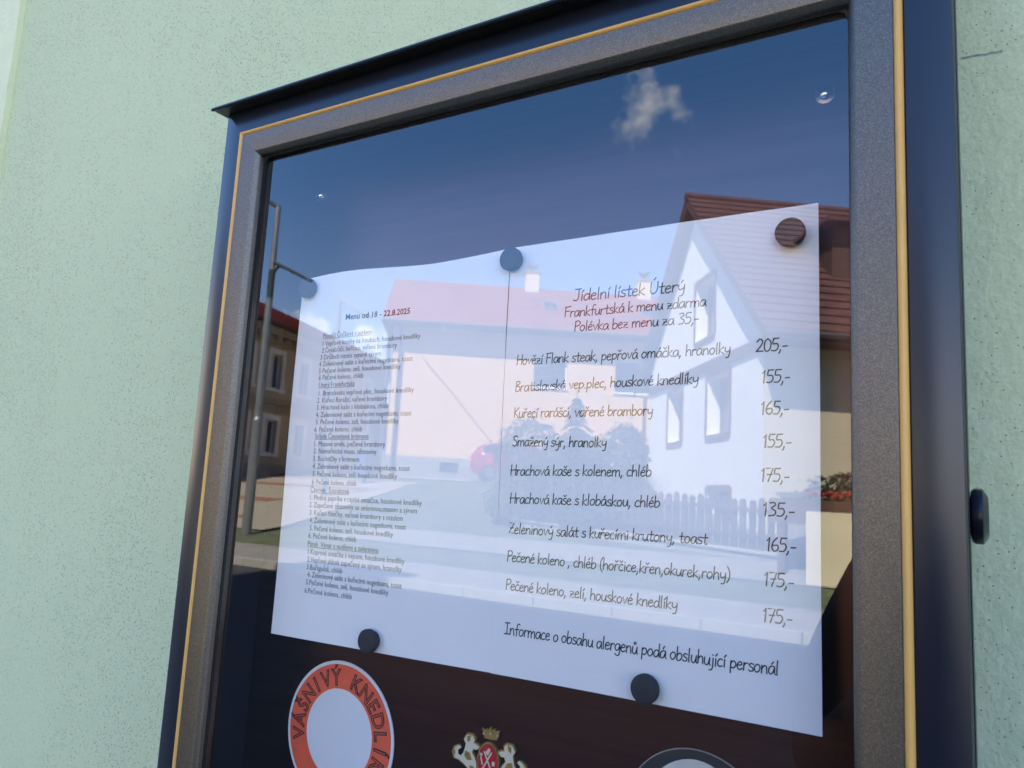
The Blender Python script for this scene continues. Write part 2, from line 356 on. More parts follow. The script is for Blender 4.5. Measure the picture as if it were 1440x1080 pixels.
sq = sheet('paved_square', -46, lambda y: -11.9 - max(0, (-11 - y)) * 0.42, -21.2, -10.6, M['paver'], 0.022)
for ya, yb, k in ((-15.1, -14.5, 0.0), (-12.3, -11.8, 0.0), (-18.6, -18.0, 0.0), (-20.9, -20.5, 0.0)):
    b = MB(); vs = []; n = 14
    for i in range(n + 1):
        x = -40 + i * 2.0
        if x > -12.6 - max(0, (-11 - ya)) * 0.42: break
        for y in (ya, yb): vs.append((x, y + (x + 26) * 0.02, gz(y + (x + 26) * 0.02) + 0.028))
    b.add(vs, [(2 * i, 2 * i + 2, 2 * i + 3, 2 * i + 1) for i in range(len(vs) // 2 - 1)], M['paver_red']); b.build('paving_band', sq)
sheet('parking_kerb', -24, -9, -23.2, -22.95, M['kerb'], 0.05)
sheet('driveway', -30, -9, -30, -23.2, M['concrete'], 0.010)

# ------------------------------------------------------------------ generic house pieces
def facade(b, u0, u1, z0, top, holes, v, dv, m, m_rev=None, apex=None):
    """wall face in the plane v with holes (ua, ub, za, zb); dv = signed depth of the reveals; top: height or function of u"""
    tp = top if callable(top) else (lambda u: top)
    us = sorted({u0, u1, *[h[0] for h in holes], *[h[1] for h in holes], *( [apex] if apex is not None else [])})
    for a, c in zip(us, us[1:]):
        mid = (a + c) / 2; hs = sorted([h for h in holes if h[0] <= mid <= h[1]], key=lambda h: h[2]); z = z0
        for h in hs:
            b.add([(a, v, z), (c, v, z), (c, v, h[2]), (a, v, h[2])], [(0, 1, 2, 3)], m); z = h[3]
        b.add([(a, v, z), (c, v, z), (c, v, tp(c)), (a, v, tp(a))], [(0, 1, 2, 3)], m)
    r = m_rev or m
    for (a, c, za, zb) in holes:
        w = v + dv
        b.add([(a, v, za), (a, w, za), (a, w, zb), (a, v, zb)], [(0, 1, 2, 3)], r); b.add([(c, v, za), (c, w, za), (c, w, zb), (c, v, zb)], [(0, 1, 2, 3)], r)
        b.add([(a, v, za), (c, v, za), (c, w, za), (a, w, za)], [(0, 1, 2, 3)], r); b.add([(a, v, zb), (c, v, zb), (c, w, zb), (a, w, zb)], [(0, 1, 2, 3)], r)
def window(parent, a, c, za, zb, v, dv, mf, ms, mull=True, surround=None, s=1, axis='v', trans=None, fw=0.07):
    """window set at depth dv in an opening; s: +1 when the street lies towards +v, else -1"""
    g = 0.004; w = v + dv
    b = MB(); t = 0.05
    y0, y1 = sorted((w - 0.0, w + s * t))
    b.box(a + g, a + fw, y0, y1, za + g, zb - g, mf); b.box(c - fw, c - g, y0, y1, za + g, zb - g, mf)
    b.box(a + fw, c - fw, y0, y1, za + g, za + fw, mf); b.box(a + fw, c - fw, y0, y1, zb - fw, zb - g, mf)
    if mull: b.box((a + c) / 2 - 0.03, (a + c) / 2 + 0.03, *sorted((w + s * 0.002, w + s * (t - 0.006))), za + fw, zb - fw, mf)
    o = b.build('window', parent)
    p = MB(); p.box(a + fw - 0.01, c - fw + 0.01, *sorted((w + s * 0.004, w + s * 0.016)), za + fw - 0.01, zb - fw + 0.01, M['room']); p.build('pane', o)
    if ms:
        q = MB(); q.box(a - 0.06, c + 0.06, *sorted((v - (0 if dv == 0 else -0.0) + s * 0.07, w + s * t)), za - 0.045, za + 0.004, ms); q.build('sill', o)
    return o
def tile_roof(b, p0, p1, p2, p3, m, n, thick=0.05):
    """stepped tile courses between eave p0-p1 and ridge p3-p2"""
    p0, p1, p2, p3 = map(Vector, (p0, p1, p2, p3)); nrm = (p1 - p0).cross(p3 - p0).normalized()
    if nrm.z < 0: nrm = -nrm
    for i in range(n):
        a, c = i / n, (i + 1) / n
        A, B, C_, D = p0.lerp(p3, a), p1.lerp(p2, a), p1.lerp(p2, c), p0.lerp(p3, c)
        vs = [A, B, C_, D, A + nrm * thick, B + nrm * thick, C_ + nrm * thick * 0.35, D + nrm * thick * 0.35]
        b.add(vs, [(0, 3, 2, 1), (4, 5, 6, 7), (0, 1, 5, 4), (1, 2, 6, 5), (3, 0, 4, 7)], m)
def place_axis(b, fn):
    b.v = [tuple(fn(Vector(v))) for v in b.v]; return b

# ------------------------------------------------------------------ the building that carries the case
own = thing('green_rendered_house', 'pale green rendered house wall with pitted plaster behind the menu case', 'house', (0, 0, 0))
WY = 0.078
b = MB(); facade(b, -8, 6, 0.6, 9.0, [], WY, 0.2, M['render']); b.build('wall', own)
b = MB(); b.box(-8, 6, WY + 0.001, 10, 0.0, 9.0, M['render']); place_axis(b, lambda v: v + Vector((0, 0.03, 0))); b.build('wall_core', own)
MB().box(-1.25, -0.664, WY - 0.008, WY + 0.02, 0.6, 9.0, M['trim_pale']).build('corner_trim', own)
MB().box(-8, 6, WY - 0.03, WY + 0.02, 0.0, 0.6, M['plinth']).build('plinth', own)
MB().box(-8.2, 6.2, -0.30, 0.12, 8.85, 9.1, M['trim_pale']).build('cornice', own)
b = MB(); tile_roof(b, (-8.2, -0.4, 9.1), (6.2, -0.4, 9.1), (6.2, 5, 11.8), (-8.2, 5, 11.8), M['tile_red'], 14)
tile_roof(b, (-8.2, 10.4, 9.1), (6.2, 10.4, 9.1), (6.2, 5, 11.8), (-8.2, 5, 11.8), M['tile_red'], 14); b.build('roof', own)
b = MB(); b.prism([(-8, 0.3, 9.05), (-8, 9.7, 9.05), (-8, 5, 11.5)], (14, 0, 0), M['render']); b.build('gable_wall', own)
b = MB(); b.box(-7.9, -6.0, 0.4, 2.0, 9.3, 10.9, M['render']); b.box(-8.0, -5.9, 0.25, 2.1, 10.9, 11.05, M['tile_red']); b.build('dormer', own)
# hairline crack right of the case
b = MB(); pts = [(0.4925 + i * 0.0026 + R.uniform(-.0003, .0003), 1.8722 - i * 0.0002 + R.uniform(-.0006, .0006)) for i in range(9)]
for (xa, za), (xb, zb) in zip(pts, pts[1:]):
    b.add([(xa, WY - .0008, za - .0003), (xb, WY - .0008, zb - .0003), (xb, WY - .0008, zb + .0004), (xa, WY - .0008, za + .0004)], [(0, 1, 2, 3)], M['plinth'])
b.build('crack', own)
# the row goes on left and right along the street
nb = thing('neighbouring_house', 'cream house joined to the left end of the green house along the pavement', 'house', (0, 0, 0))
MB().box(-24, -8.01, 0.1, 10, 0, 8.7, M['cream']).build('wall', nb)
b = MB(); tile_roof(b, (-24.2, -0.3, 8.7), (-8.3, -0.3, 8.7), (-8.3, 5, 11.2), (-24.2, 5, 11.2), M['tile_red'], 12)
tile_roof(b, (-24.2, 10.3, 8.7), (-8.3, 10.3, 8.7), (-8.3, 5, 11.2), (-24.2, 5, 11.2), M['tile_red'], 12); b.build('roof', nb)
for i in range(6): 
    window(nb, -22.6 + i * 2.4, -21.6 + i * 2.4, 2.2, 3.8, 0.1, -0.05, M['win_white'], M['sill_white'], s=-1)
nb2 = thing('neighbouring_house', 'white house joined to the right end of the green house along the pavement', 'house', (0, 0, 0))
MB().box(6.01, 20, 0.1, 10, 0, 8.9, M['white']).build('wall', nb2)
b = MB(); tile_roof(b, (6.25, -0.3, 8.9), (20.2, -0.3, 8.9), (20.2, 5, 11.4), (6.25, 5, 11.4), M['tile_brown'], 12)
tile_roof(b, (6.25, 10.3, 8.9), (20.2, 10.3, 8.9), (20.2, 5, 11.4), (6.25, 5, 11.4), M['tile_brown'], 12); b.build('roof', nb2)
for i in range(5):
    window(nb2, 7.4 + i * 2.5, 8.4 + i * 2.5, 2.2, 3.8, 0.1, -0.05, M['win_brown'], M['sill_white'], s=-1)

# ------------------------------------------------------------------ white gabled house
GH = frame_of((-3.07, -15.0, 0), (-0.601, -0.799))         # u along the gable, v into the house
gh = thing('gabled_house', 'white gabled house with steep brown-red tiled roof and brown framed windows', 'house', frame=GH)
E0 = 4.9; SL = 0.93                                         # eave height on the roof plane and slope
rz = lambda u: E0 + 0.76 * SL + min(u, 8 - u) * SL           # top of the roof plane above u
w1 = (2.72, 4.05, 5.53, 6.98); w2 = (4.95, 6.15, 3.13, 4.50); w3 = (1.72, 3.12, 3.13, 4.50); w4 = (1.62, 3.02, 0.95, 1.85)
b = MB(); facade(b, 0, 8, 0.6, lambda u: rz(u) - 0.28, [w1, w2, w3, w4], 0.0, 0.42, M['white'], apex=4.0); b.build('gable_wall', gh)
b = MB(); b.box(-0.001, 0.35, 0.001, 11, 0.6, rz(0) - 0.3, M['lilac']); b.box(7.65, 8.001, 0.001, 11, 0.6, rz(0) - 0.3, M['white'])
b.prism([(0.35, 11, 0.6), (7.65, 11, 0.6), (7.65, 11, rz(0) - 0.3), (4, 11, rz(4) - 0.3), (0.35, 11, rz(0) - 0.3)], (0, -0.3, 0), M['white']); b.build('side_wall', gh)
MB().box(0.36, 7.64, 0.45, 10.6, 0.8, 4.7, M['room']).build('interior', gh)
MB().box(0.02, 7.98, -0.06, -0.002, 4.66, 4.90, M['soffit']).build('timber_band', gh)
for w in (w1, w2, w3, w4):
    window(gh, *w, 0.0, 0.36, M['win_brown'], None, mull=False, s=-1, fw=0.10)
    bb = MB(); a, c, za, zb = w
    bb.box(a - 0.05, c + 0.05, -0.035, -0.002, za - 0.13, za - 0.002, M['win_brown']); bb.box(a - 0.09, a - 0.002, -0.03, -0.002, za, zb + 0.08, M['win_brown'])
    bb.box(c + 0.002, c + 0.09, -0.03, -0.002, za, zb + 0.08, M['win_brown']); bb.box(a, c, -0.03, -0.002, zb + 0.002, zb + 0.13, M['win_brown'])
    bb.build('window_surround', gh)
OH = 0.34
b = MB(); tile_roof(b, (-0.76, -OH, E0), (-0.76, 11.4, E0), (4, 11.4, rz(4)), (4, -OH, rz(4)), M['tile_brown'], 20)
b.build('roof_slope', gh)
b = MB(); tile_roof(b, (8.76, -OH, E0), (8.76, 11.4, E0), (4, 11.4, rz(4)), (4, -OH, rz(4)), M['tile_brown'], 20); b.build('roof_slope', gh)
b = MB(); b.tube([(4, -OH - 0.02, rz(4) + 0.03), (4, 11.4, rz(4) + 0.03)], 0.11, M['tile_brown'], 8); b.build('ridge_tiles', gh)
b = MB()
for s_ in (0, 1):
    q = (lambda u: 8 - u) if s_ else (lambda u: u)
    b.prism([(q(-0.74), -OH + 0.02, E0 - 0.02), (q(4), -OH + 0.02, rz(4) - 0.03), (q(4), -OH + 0.02, rz(4) - 0.26), (q(-0.74), -OH + 0.02, E0 - 0.22)], (0, 0.05, 0), M['soffit'])
b.build('barge_board', gh)
b = MB()
for s_ in (0, 1):
    q = (lambda u: 8 - u) if s_ else (lambda u: u)
    b.prism([(q(-0.74), 0, E0 - 0.03), (q(4), 0, rz(4) - 0.04), (q(4), 0, rz(4) - 0.09), (q(-0.74), 0, E0 - 0.08)], (0, 11.3, 0), M['soffit'])
    b.prism([(q(-0.74), 0, E0 - 0.03), (q(4), 0, rz(4) - 0.04), (q(4), 0, rz(4) - 0.09), (q(-0.74), 0, E0 - 0.08)], (0, -OH + 0.08, 0), M['soffit'])
b.box(-0.72, -0.001, 0, 11.3, E0 - 0.16, E0 - 0.1, M['soffit']); b.build('soffit', gh)
MB().tube([(-0.82, -OH, E0 - 0.06), (-0.82, 11.3, E0 - 0.06)], 0.07, M['pipe'], 8).build('gutter', gh)
b = MB(); b.tube([(8.12, -0.12, 4.6), (8.12, -0.12, 0.7)], 0.06, M['win_brown'], 8); b.build('downpipe', gh)
# shed dormer on the long slope
DU = 0.95
b = MB(); b.box(DU, 3.2, 1.95, 6.4, 6.3, 7.72, M['soffit']); o = b.build('dormer', gh)
b = MB(); b.box(0.62, 3.4, 1.7, 6.65, 7.73, 7.82, M['tile_brown']); b.build('dormer_roof', o)
for k in range(3):
    va = 2.35 + k * 1.3; b = MB(); b.box(DU - 0.05, DU - 0.004, va, va + 1.1, 6.55, 7.5, M['win_brown']); q = b.build('dormer_window', o)
# ------------------------------------------------------------------ peach house
PH = frame_of((-20.29, -24.0, 0), (0.817, -0.576))          # u along the front, -v into the house
ph = thing('peach_house', 'long peach rendered house with red roof, two chimneys and grey plinth', 'house', frame=PH)
P1 = (5.98, 7.40, 5.96, 7.42); P2 = (9.45, 10.85, 5.94, 7.38); P3 = (2.30, 3.05, 2.20, 2.62); P4 = (12.9, 14.3, 5.94, 7.38)
b = MB(); facade(b, 0, 18, 2.78, 8.25, [P1, P2, P4], 0.0, -0.18, M['peach'])
b.box(0.001, 17.99, -8, -0.35, 2.78, 8.2, M['peach']); b.box(0.0, 0.2, -0.34, -0.001, 2.78, 8.2, M['peach']); b.build('wall', ph)
b = MB(); facade(b, -0.02, 18.02, 1.2, 2.80, [P3], 0.03, -0.2, M['plinth']); b.box(-0.02, 18.02, -8.02, -0.4, 1.2, 2.79, M['plinth']); b.build('plinth', ph)
window(ph, *P1, 0.0, -0.18, M['win_white'], M['sill_white'], s=1, mull=False); window(ph, *P2, 0.0, -0.18, M['win_white'], M['sill_white'], s=1, mull=False)
window(ph, *P4, 0.0, -0.18, M['win_white'], M['sill_white'], s=1)
window(ph, *P3, 0.03, -0.14, M['pipe'], None, mull=False, s=1, fw=0.04)
b = MB(); tile_roof(b, (-0.45, 0.65, 8.36), (18.4, 0.65, 8.36), (18.4, -4, 11.28), (-0.45, -4, 11.28), M['tile_red'], 22); b.build('roof_slope', ph)
b = MB(); tile_roof(b, (-0.45, -8.65, 8.36), (18.4, -8.65, 8.36), (18.4, -4, 11.28), (-0.45, -4, 11.28), M['tile_red'], 22); b.build('roof_slope', ph)
b = MB(); b.prism([(0.05, -0.1, 8.2), (0.05, -7.9, 8.2), (0.05, -4, 11.1)], (17.8, 0, 0), M['peach']); b.build('gable_wall', ph)
b = MB(); b.box(-0.44, 18.38, 0.001, 0.63, 8.19, 8.27, M['soffit']); b.box(-0.45, 18.4, 0.635, 0.67, 8.19, 8.37, M['soffit']); b.box(-0.44, -0.001, -8.6, 0, 8.19, 8.27, M['soffit']); b.build('soffit', ph)
MB().tube([(-0.45, 0.74, 8.30), (18.4, 0.74, 8.30)], 0.075, M['pipe'], 8).build('gutter', ph)
b = MB(); b.tube([(0.35, 0.70, 8.25), (0.35, 0.15, 7.9), (0.35, 0.12, 2.0)], 0.065, M['pipe'], 8); b.build('downpipe', ph)
b = MB(); b.tube([(-0.12, 0.12, 8.1), (-0.12, 0.12, 2.0)], 0.09, M['pipe'], 8); b.build('downpipe', ph)
b = MB(); b.tube([(1.2, 0.03, 7.0), (2.4, 0.03, 5.75), (3.6, 0.03, 4.4), (4.9, 0.03, 3.0)], 0.010, M['pipe'], 6); b.build('cable', ph)
b = MB(); b.lathe([(0.09, 0), (0.11, 0.1), (0.02, 0.2)], (2.1, 0.5, 8.0), (0, 0, 1), M['st_white'], 10); b.build('eaves_lamp', ph)
b = MB(); b.lathe([(0.05, 0), (0.05, 0.06)], (2.6, 0.03, 7.5), (0, 1, 0), M['pipe'], 10); b.build('wall_fitting', ph)
for (u, zt) in ((6.05, 11.95), (11.47, 11.95)):
    b = MB(); b.box(u - 0.32, u + 0.32, -4.1, -3.5, 10.6, zt, M['cream']); b.box(u - 0.38, u + 0.38, -4.16, -3.44, zt, zt + 0.08, M['stone']); c_ = b.build('chimney', ph)
    b = MB(); b.tube([(u, -3.8, zt + 0.08), (u, -3.8, zt + 0.32)], 0.09, M['galv_dark'], 8); b.tube([(u - 0.28, -3.8, zt + 0.5), (u - 0.1, -3.8, zt + 0.36), (u + 0.12, -3.8, zt + 0.38), (u + 0.32, -3.8, zt + 0.56)], [0.03, 0.11, 0.11, 0.02], M['galv_dark'], 8); b.build('cowl', c_)
for u in (6.75, 11.2):
    t_ = 0.50; y_ = 0.65 - 4.65 * t_; z_ = 8.36 + 2.92 * t_; b = MB()
    mt = Matrix.Translation((u, y_, z_ + 0.05)) @ Matrix.Rotation(-math.atan2(2.92, 4.65), 4, 'X')
    b.box(-0.35, 0.35, -0.45, 0.45, 0, 0.09, M['galv'], mt); o = b.build('skylight', ph); b = MB(); b.box(-0.28, 0.28, -0.38, 0.38, 0.091, 0.10, M['room'], mt); b.build('pane', o)

# ------------------------------------------------------------------ ochre town house across the square
TH = frame_of((-24.0, -20.0, 0), (-0.243, -0.970))           # u along the front away from us, -v into the house
th = thing('town_house', 'two-storey ochre town house with white window surrounds and red hipped roof', 'house', frame=TH)
U0, U1 = -14.2, 12.0
holes = []
for i in range(-7, 6):
    c = 1.62 + i * 2.05
    if U0 + 0.6 < c < U1 - 0.6: holes += [(c - 0.40, c + 0.40, 5.30, 6.72), (c - 0.40, c + 0.40, 2.62, 3.98)]
b = MB(); facade(b, U0, U1, 1.2, 7.55, holes, 0.0, -0.22, M['ochre']); b.box(U0, U1, -10.5, -0.45, 1.2, 7.5, M['ochre'])
b.box(U1 - 0.3, U1, -0.44, -0.001, 1.2, 7.5, M['ochre']); b.box(U0, U0 + 0.3, -0.44, -0.001, 1.2, 7.5, M['ochre']); b.build('wall', th)
for h in holes:
    wo = window(th, *h, 0.0, -0.20, M['win_white'], None, s=1, fw=0.05)
    a, c, za, zb = h; b = MB()
    b.box(a - 0.20, a - 0.002, 0.002, 0.06, za - 0.02, zb + 0.22, M['white_trim']); b.box(c + 0.002, c + 0.20, 0.002, 0.06, za - 0.02, zb + 0.22, M['white_trim'])
    b.box(a - 0.001, c + 0.001, 0.002, 0.06, zb + 0.002, zb + 0.22, M['white_trim']); b.box(a - 0.24, c + 0.24, 0.002, 0.12, za - 0.16, za - 0.024, M['white_trim']); b.build('surround', wo)
b = MB(); b.box(U0 - 0.02, U1 + 0.02, 0.002, 0.10, 4.62, 4.86, M['ochre_dark']); b.box(U0, U1, 0.002, 0.05, 4.30, 4.58, M['ochre_dark']); b.build('string_course', th)
b = MB(); b.box(U0 - 0.03, U1 + 0.03, 0.002, 0.09, 1.2, 2.15, M['plinth']); b.build('plinth', th)
b = MB(); b.box(U0 - 0.3, U1 + 0.3, 0.002, 0.42, 7.40, 7.72, M['ochre_dark']); b.box(U0 - 0.2, U1 + 0.2, 0.002, 0.22, 7.10, 7.38, M['ochre_dark'])
for i in range(40): b.box(U0 + 0.3 + i * 0.65, U0 + 0.48 + i * 0.65, 0.23, 0.38, 7.20, 7.39, M['ochre_dark'])
b.build('cornice', th)
ez = 7.85; pk = ez + 5.6 * 0.46
b = MB(); tile_roof(b, (U0 - 0.5, 0.6, ez), (U1 + 0.5, 0.6, ez), (U1 - 5.1, -5.0, pk), (U0 + 5.1, -5.0, pk), M['tile_red'], 24); b.build('roof_slope', th)
b = MB(); tile_roof(b, (U0 - 0.5, -10.9, ez), (U1 + 0.5, -10.9, ez), (U1 - 5.1, -5.0, pk), (U0 + 5.1, -5.0, pk), M['tile_red'], 24); b.build('roof_slope', th)
b = MB(); tile_roof(b, (U1 + 0.5, 0.6, ez), (U1 + 0.5, -10.9, ez), (U1 - 5.1, -5.0, pk), (U1 - 5.1, -5.0, pk), M['tile_red'], 24); b.build('roof_slope', th)
b = MB(); tile_roof(b, (U0 - 0.5, 0.6, ez), (U0 - 0.5, -10.9, ez), (U0 + 5.1, -5.0, pk), (U0 + 5.1, -5.0, pk), M['tile_red'], 24); b.build('roof_slope', th)
MB().box(U0 - 0.48, U1 + 0.48, -10.85, 0.58, ez - 0.1, ez - 0.02, M['soffit']).build('soffit', th)

# ------------------------------------------------------------------ garden front: fence, pillar, gate wall, shrubs
FD = Vector((-0.965, -0.261, 0)); F0 = Vector((-2.08, -12.30, 0))
FF = frame_of((F0.x, F0.y, 0), FD)
fe = thing('picket_fence', 'brown wooden picket fence on a low stone base in front of the white gabled house', 'fence', frame=FF)
def fz(u): return gz(F0.y + FD.y * u)
pk_me = None
for i in range(25):
    u = 0.12 + i * 0.162; z = fz(u); h = 0.80 + R.uniform(-0.035, 0.035)
    if pk_me is None:
        bq = MB(); w = 0.057; bq.prism([(-w, 0, 0), (w, 0, 0), (w, 0, 0.76), (0.02, 0, 0.80), (-0.02, 0, 0.80), (-w, 0, 0.76)], (0, 0.022, 0), M['fence'])
        o = bq.build('picket', fe); pk_me = o.data
    else: o = link(bpy.data.objects.new('picket', pk_me), fe)
    o.location = (u, 0.03, z + 0.16); o.scale = (1, 1, h / 0.8); o.rotation_euler = (0, R.uniform(-.02, .02), 0)
for k in (0.32, 0.74):
    b = MB(); b.box(0.0, 4.1, -0.03, 0.028, k, k + 0.07, M['fence']); 
    place_axis(b, lambda v: Vector((v.x, v.y, v.z + fz(v.x)))); b.build('rail', fe)
b = MB(); b.box(0.0, 6.2, -0.10, 0.14, -0.3, 0.10, M['stone']); b.box(0.0, 6.2, -0.14, 0.18, 0.10, 0.145, M['kerb']); place_axis(b, lambda v: Vector((v.x, v.y, v.z + fz(v.x)))); b.build('base_wall', fe)
b = MB(); b.box(-0.52, -0.02, -0.22, 0.24, -0.3, 1.02, M['stone']); b.box(-0.58, 0.04, -0.28, 0.30, 1.02, 1.10, M['galv']); place_axis(b, lambda v: Vector((v.x, v.y, v.z + fz(0)))); o = b.build('pillar', fe)
for r_ in range(6):
    for q in range(2):
        b = MB(); z = fz(0) - 0.05 + r_ * 0.175; u = -0.515 + q * 0.25 - (0.04 if r_ % 2 else 0) * (q); w = 0.235 + (0.0 if q else (-0.04 if r_ % 2 else 0))
        b.box(u, u + w, 0.241, 0.262, z, z + 0.16, M['stone']); b.build('stone', o)
gw = thing('gate_wall', 'cream rendered gate wall beside the grey stone fence pillar', 'wall', (0, 0, 0))
MB().box(-1.52, 1.6, -11.05, -10.80, 0.3, 1.54, M['gatewall']).build('wall', gw)
# planter with red flowers on a dark rail behind the gate wall
pl = thing('flower_planter', 'dark planter box with red geraniums behind the cream gate wall', 'planter', (0, 0, 0))
MB().box(-2.1, 1.4, -11.55, -11.25, 1.35, 1.70, M['soffit']).build('box', pl)
MB().box(-2.0, -1.9, -11.5, -11.3, 0.5, 1.35, M['soffit']).build('post', pl); MB().box(0.9, 1.0, -11.5, -11.3, 0.5, 1.35, M['soffit']).build('post', pl)

def leaves(n, blobs, size, m, seed, up=0.0):
    """n leaf-sized quads through the volume of the given ellipsoids"""
    r = random.Random(seed); b = MB(); vs = []; fs = []
    tot = sum(q[3] * q[4] * q[5] for q in blobs)
    for (cx, cy, cz, ax, ay, az) in blobs:
        for _ in range(int(n * ax * ay * az / tot)):
            while True:
                d = Vector((r.uniform(-1, 1), r.uniform(-1, 1), r.uniform(-1, 1)))
                if 0.05 < d.length < 1: break
            rr = d.length ** 0.4 * (0.86 + 0.22 * math.sin(d.x * 9 + cx * 3) * math.sin(d.y * 8 + 1) * math.sin(d.z * 7 + cz))
            p = Vector((cx, cy, cz)) + Vector((d.x * ax, d.y * ay, d.z * az)) / d.length * rr
            nrm = (d.normalized() + Vector((r.uniform(-1, 1), r.uniform(-1, 1), r.uniform(-.6, 1.2)))).normalized()
            t1 = nrm.orthogonal().normalized(); t2 = nrm.cross(t1); a = r.uniform(0, 6.28); s = size * r.uniform(0.6, 1.4)
            e1 = (t1 * math.cos(a) + t2 * math.sin(a)) * s; e2 = (t2 * math.cos(a) - t1 * math.sin(a)) * s * 0.55; e1 = e1 + Vector((0, 0, up * s))
            k = len(vs); vs += [p - e1, p + e2 + nrm * s * .15, p + e1, p - e2 + nrm * s * .15]; fs.append((k, k + 1, k + 2, k + 3))
    b.add(vs, fs, m); return b
def shrub(name, label, cat, loc, blobs, n, size, m, seed, stem=None, up=0.0, group=None):
    t = thing(name, label, cat, loc, group)
    leaves(n, blobs, size, m, seed, up).build('foliage', t)
    if stem:
        b = MB(); h, r_ = stem; b.tube([(0, 0, -0.1), (0.03, 0.02, h * 0.4), (-0.02, 0.03, h * 0.75), (0, 0, h)], [r_, r_ * .8, r_ * .55, r_ * .2], M['bark'], 8)
        rr = random.Random(seed + 5)
        for k in range(7):
            z = h * (0.3 + 0.09 * k); a = rr.uniform(0, 6.28); l = h * 0.28
            b.tube([(0, 0, z), (math.cos(a) * l * .5, math.sin(a) * l * .5, z + l * .35), (math.cos(a) * l, math.sin(a) * l, z + l * .6)], [r_ * .4, r_ * .25, r_ * .08], M['bark'], 5)
        b.build('trunk', t)
    return t
shrub('garden_bush', 'large round dark bush in front of the peach house, nearest the red car', 'bush', (-8.55, -15.6, gz(-15.6)), [(-0.1, 0, 1.30, 0.95, 0.9, 1.15), (0.1, 0.1, 0.7, 1.0, 0.9, 0.8)], 4200, 0.055, M['leaf_dark'], 1, (1.6, 0.05))
shrub('garden_bush', 'middle bush of the garden with a flowering top, behind the small spruce', 'bush', (-7.5, -15.5, gz(-15.5)), [(0, 0, 1.0, 0.95, 0.8, 0.9), (0.45, 0.1, 1.35, 0.6, 0.6, 0.6)], 3600, 0.055, M['leaf'], 2, (1.4, 0.05))
shrub('garden_bush', 'round dark bush beside the left corner of the white gabled house', 'bush', (-6.45, -16.2, gz(-16.2)), [(0.0, 0, 1.3, 0.62, 0.7, 0.95), (0.1, 0, 0.5, 0.6, 0.6, 0.6)], 3200, 0.055, M['leaf_dark'], 3, (1.7, 0.05))
shrub('low_shrub', 'wide low shrub spreading in front of the round bushes', 'shrub', (-7.3, -13.9, gz(-13.9)), [(-0.6, 0, 0.45, 0.95, 0.6, 0.6), (0.6, 0.1, 0.55, 1.1, 0.6, 0.7)], 4200, 0.05, M['leaf'], 4, (0.7, 0.03))
shrub('low_shrub', 'low shrub with pale leaves at the left end of the picket fence', 'shrub', (-5.6, -13.5, gz(-13.5)), [(0, 0, 0.55, 0.85, 0.5, 0.75), (-0.5, 0.2, 0.35, 0.6, 0.4, 0.45)], 3200, 0.05, M['leaf_dark'], 5, (0.9, 0.03))
sp = thing('spruce_tree', 'small pointed spruce rising above the middle bushes', 'tree', (-7.15, -15.0, gz(-15.0)))
r = random.Random(11); b = MB(); vs = []; fs = []
for k in range(26):
    z = 0.3 + k * 0.095; rr = max(0.06, 0.85 * (1 - z / 2.95)) * (1.0 + 0.35 * math.sin(k * 2.4))
    for j in range(11):
        a = j * 0.571 + k * 0.9; L_b = rr * r.uniform(.55, 1.35)
        for q in range(9):
            t = (q + 1) / 9; px_, py_ = math.cos(a) * L_b * t, math.sin(a) * L_b * t; pz_ = z - 0.16 * t * t + 0.03 * t
            for sg in (-1, 1):
                w = 0.085 * (1.1 - t * .5); ox, oy = -math.sin(a) * sg * w, math.cos(a) * sg * w; i0 = len(vs)
                vs += [(px_, py_, pz_), (px_ + ox + math.cos(a) * .05, py_ + oy + math.sin(a) * .05, pz_ - .02), (px_ + math.cos(a) * .05, py_ + math.sin(a) * .05, pz_ + .012)]; fs.append((i0, i0 + 1, i0 + 2))
b.add(vs, fs, M['leaf_dark']); b.build('foliage', sp); MB().tube([(0, 0, -.1), (0, 0, 1.5), (0, 0, 2.9)], [.06, .04, .008], M['bark'], 8).build('trunk', sp)
# tall ornamental grass at the fence end
og = thing('ornamental_grass', 'tuft of tall arching grass in front of the white house wall', 'grass tuft', (-5.05, -13.6, gz(-13.6)))
b = MB(); vs = []; fs = []; r = random.Random(3)
for k in range(520):
    a = r.uniform(0, 6.28); L_b = r.uniform(0.7, 1.45); lean = r.uniform(0.1, 0.75); x0, y0 = r.gauss(0, .10), r.gauss(0, .10); pr = None
    for q in range(5):
        t = q / 4; x = x0 + math.cos(a) * lean * L_b * t * t * .7; y = y0 + math.sin(a) * lean * L_b * t * t * .7; z = L_b * (t - .25 * lean * t * t); w = .008 * (1 - t * .8)
        ox, oy = -math.sin(a) * w, math.cos(a) * w; vs += [(x - ox, y - oy, z), (x + ox, y + oy, z)]
        if q: i0 = len(vs); fs.append((i0 - 4, i0 - 3, i0 - 1, i0 - 2))
b.add(vs, fs, M['leaf_pale']); b.build('blades', og)
shrub('hedge_bush', 'clipped dark green bush above the red geraniums by the gate wall', 'bush', (-1.05, -12.3, 1.1), [(0, 0, 0.6, 0.95, 0.5, 0.52), (0.9, 0, 0.65, 0.9, 0.5, 0.5)], 4200, 0.045, M['leaf_dark'], 8, (0.8, 0.04))
leaves(700, [(-0.9, -11.4, 1.78, 0.95, 0.14, 0.07)], 0.035, M['flower_red'], 21).build('flowers', pl)
leaves(500, [(-0.9, -11.4, 1.72, 1.0, 0.15, 0.08)], 0.035, M['leaf'], 22).build('foliage', pl)
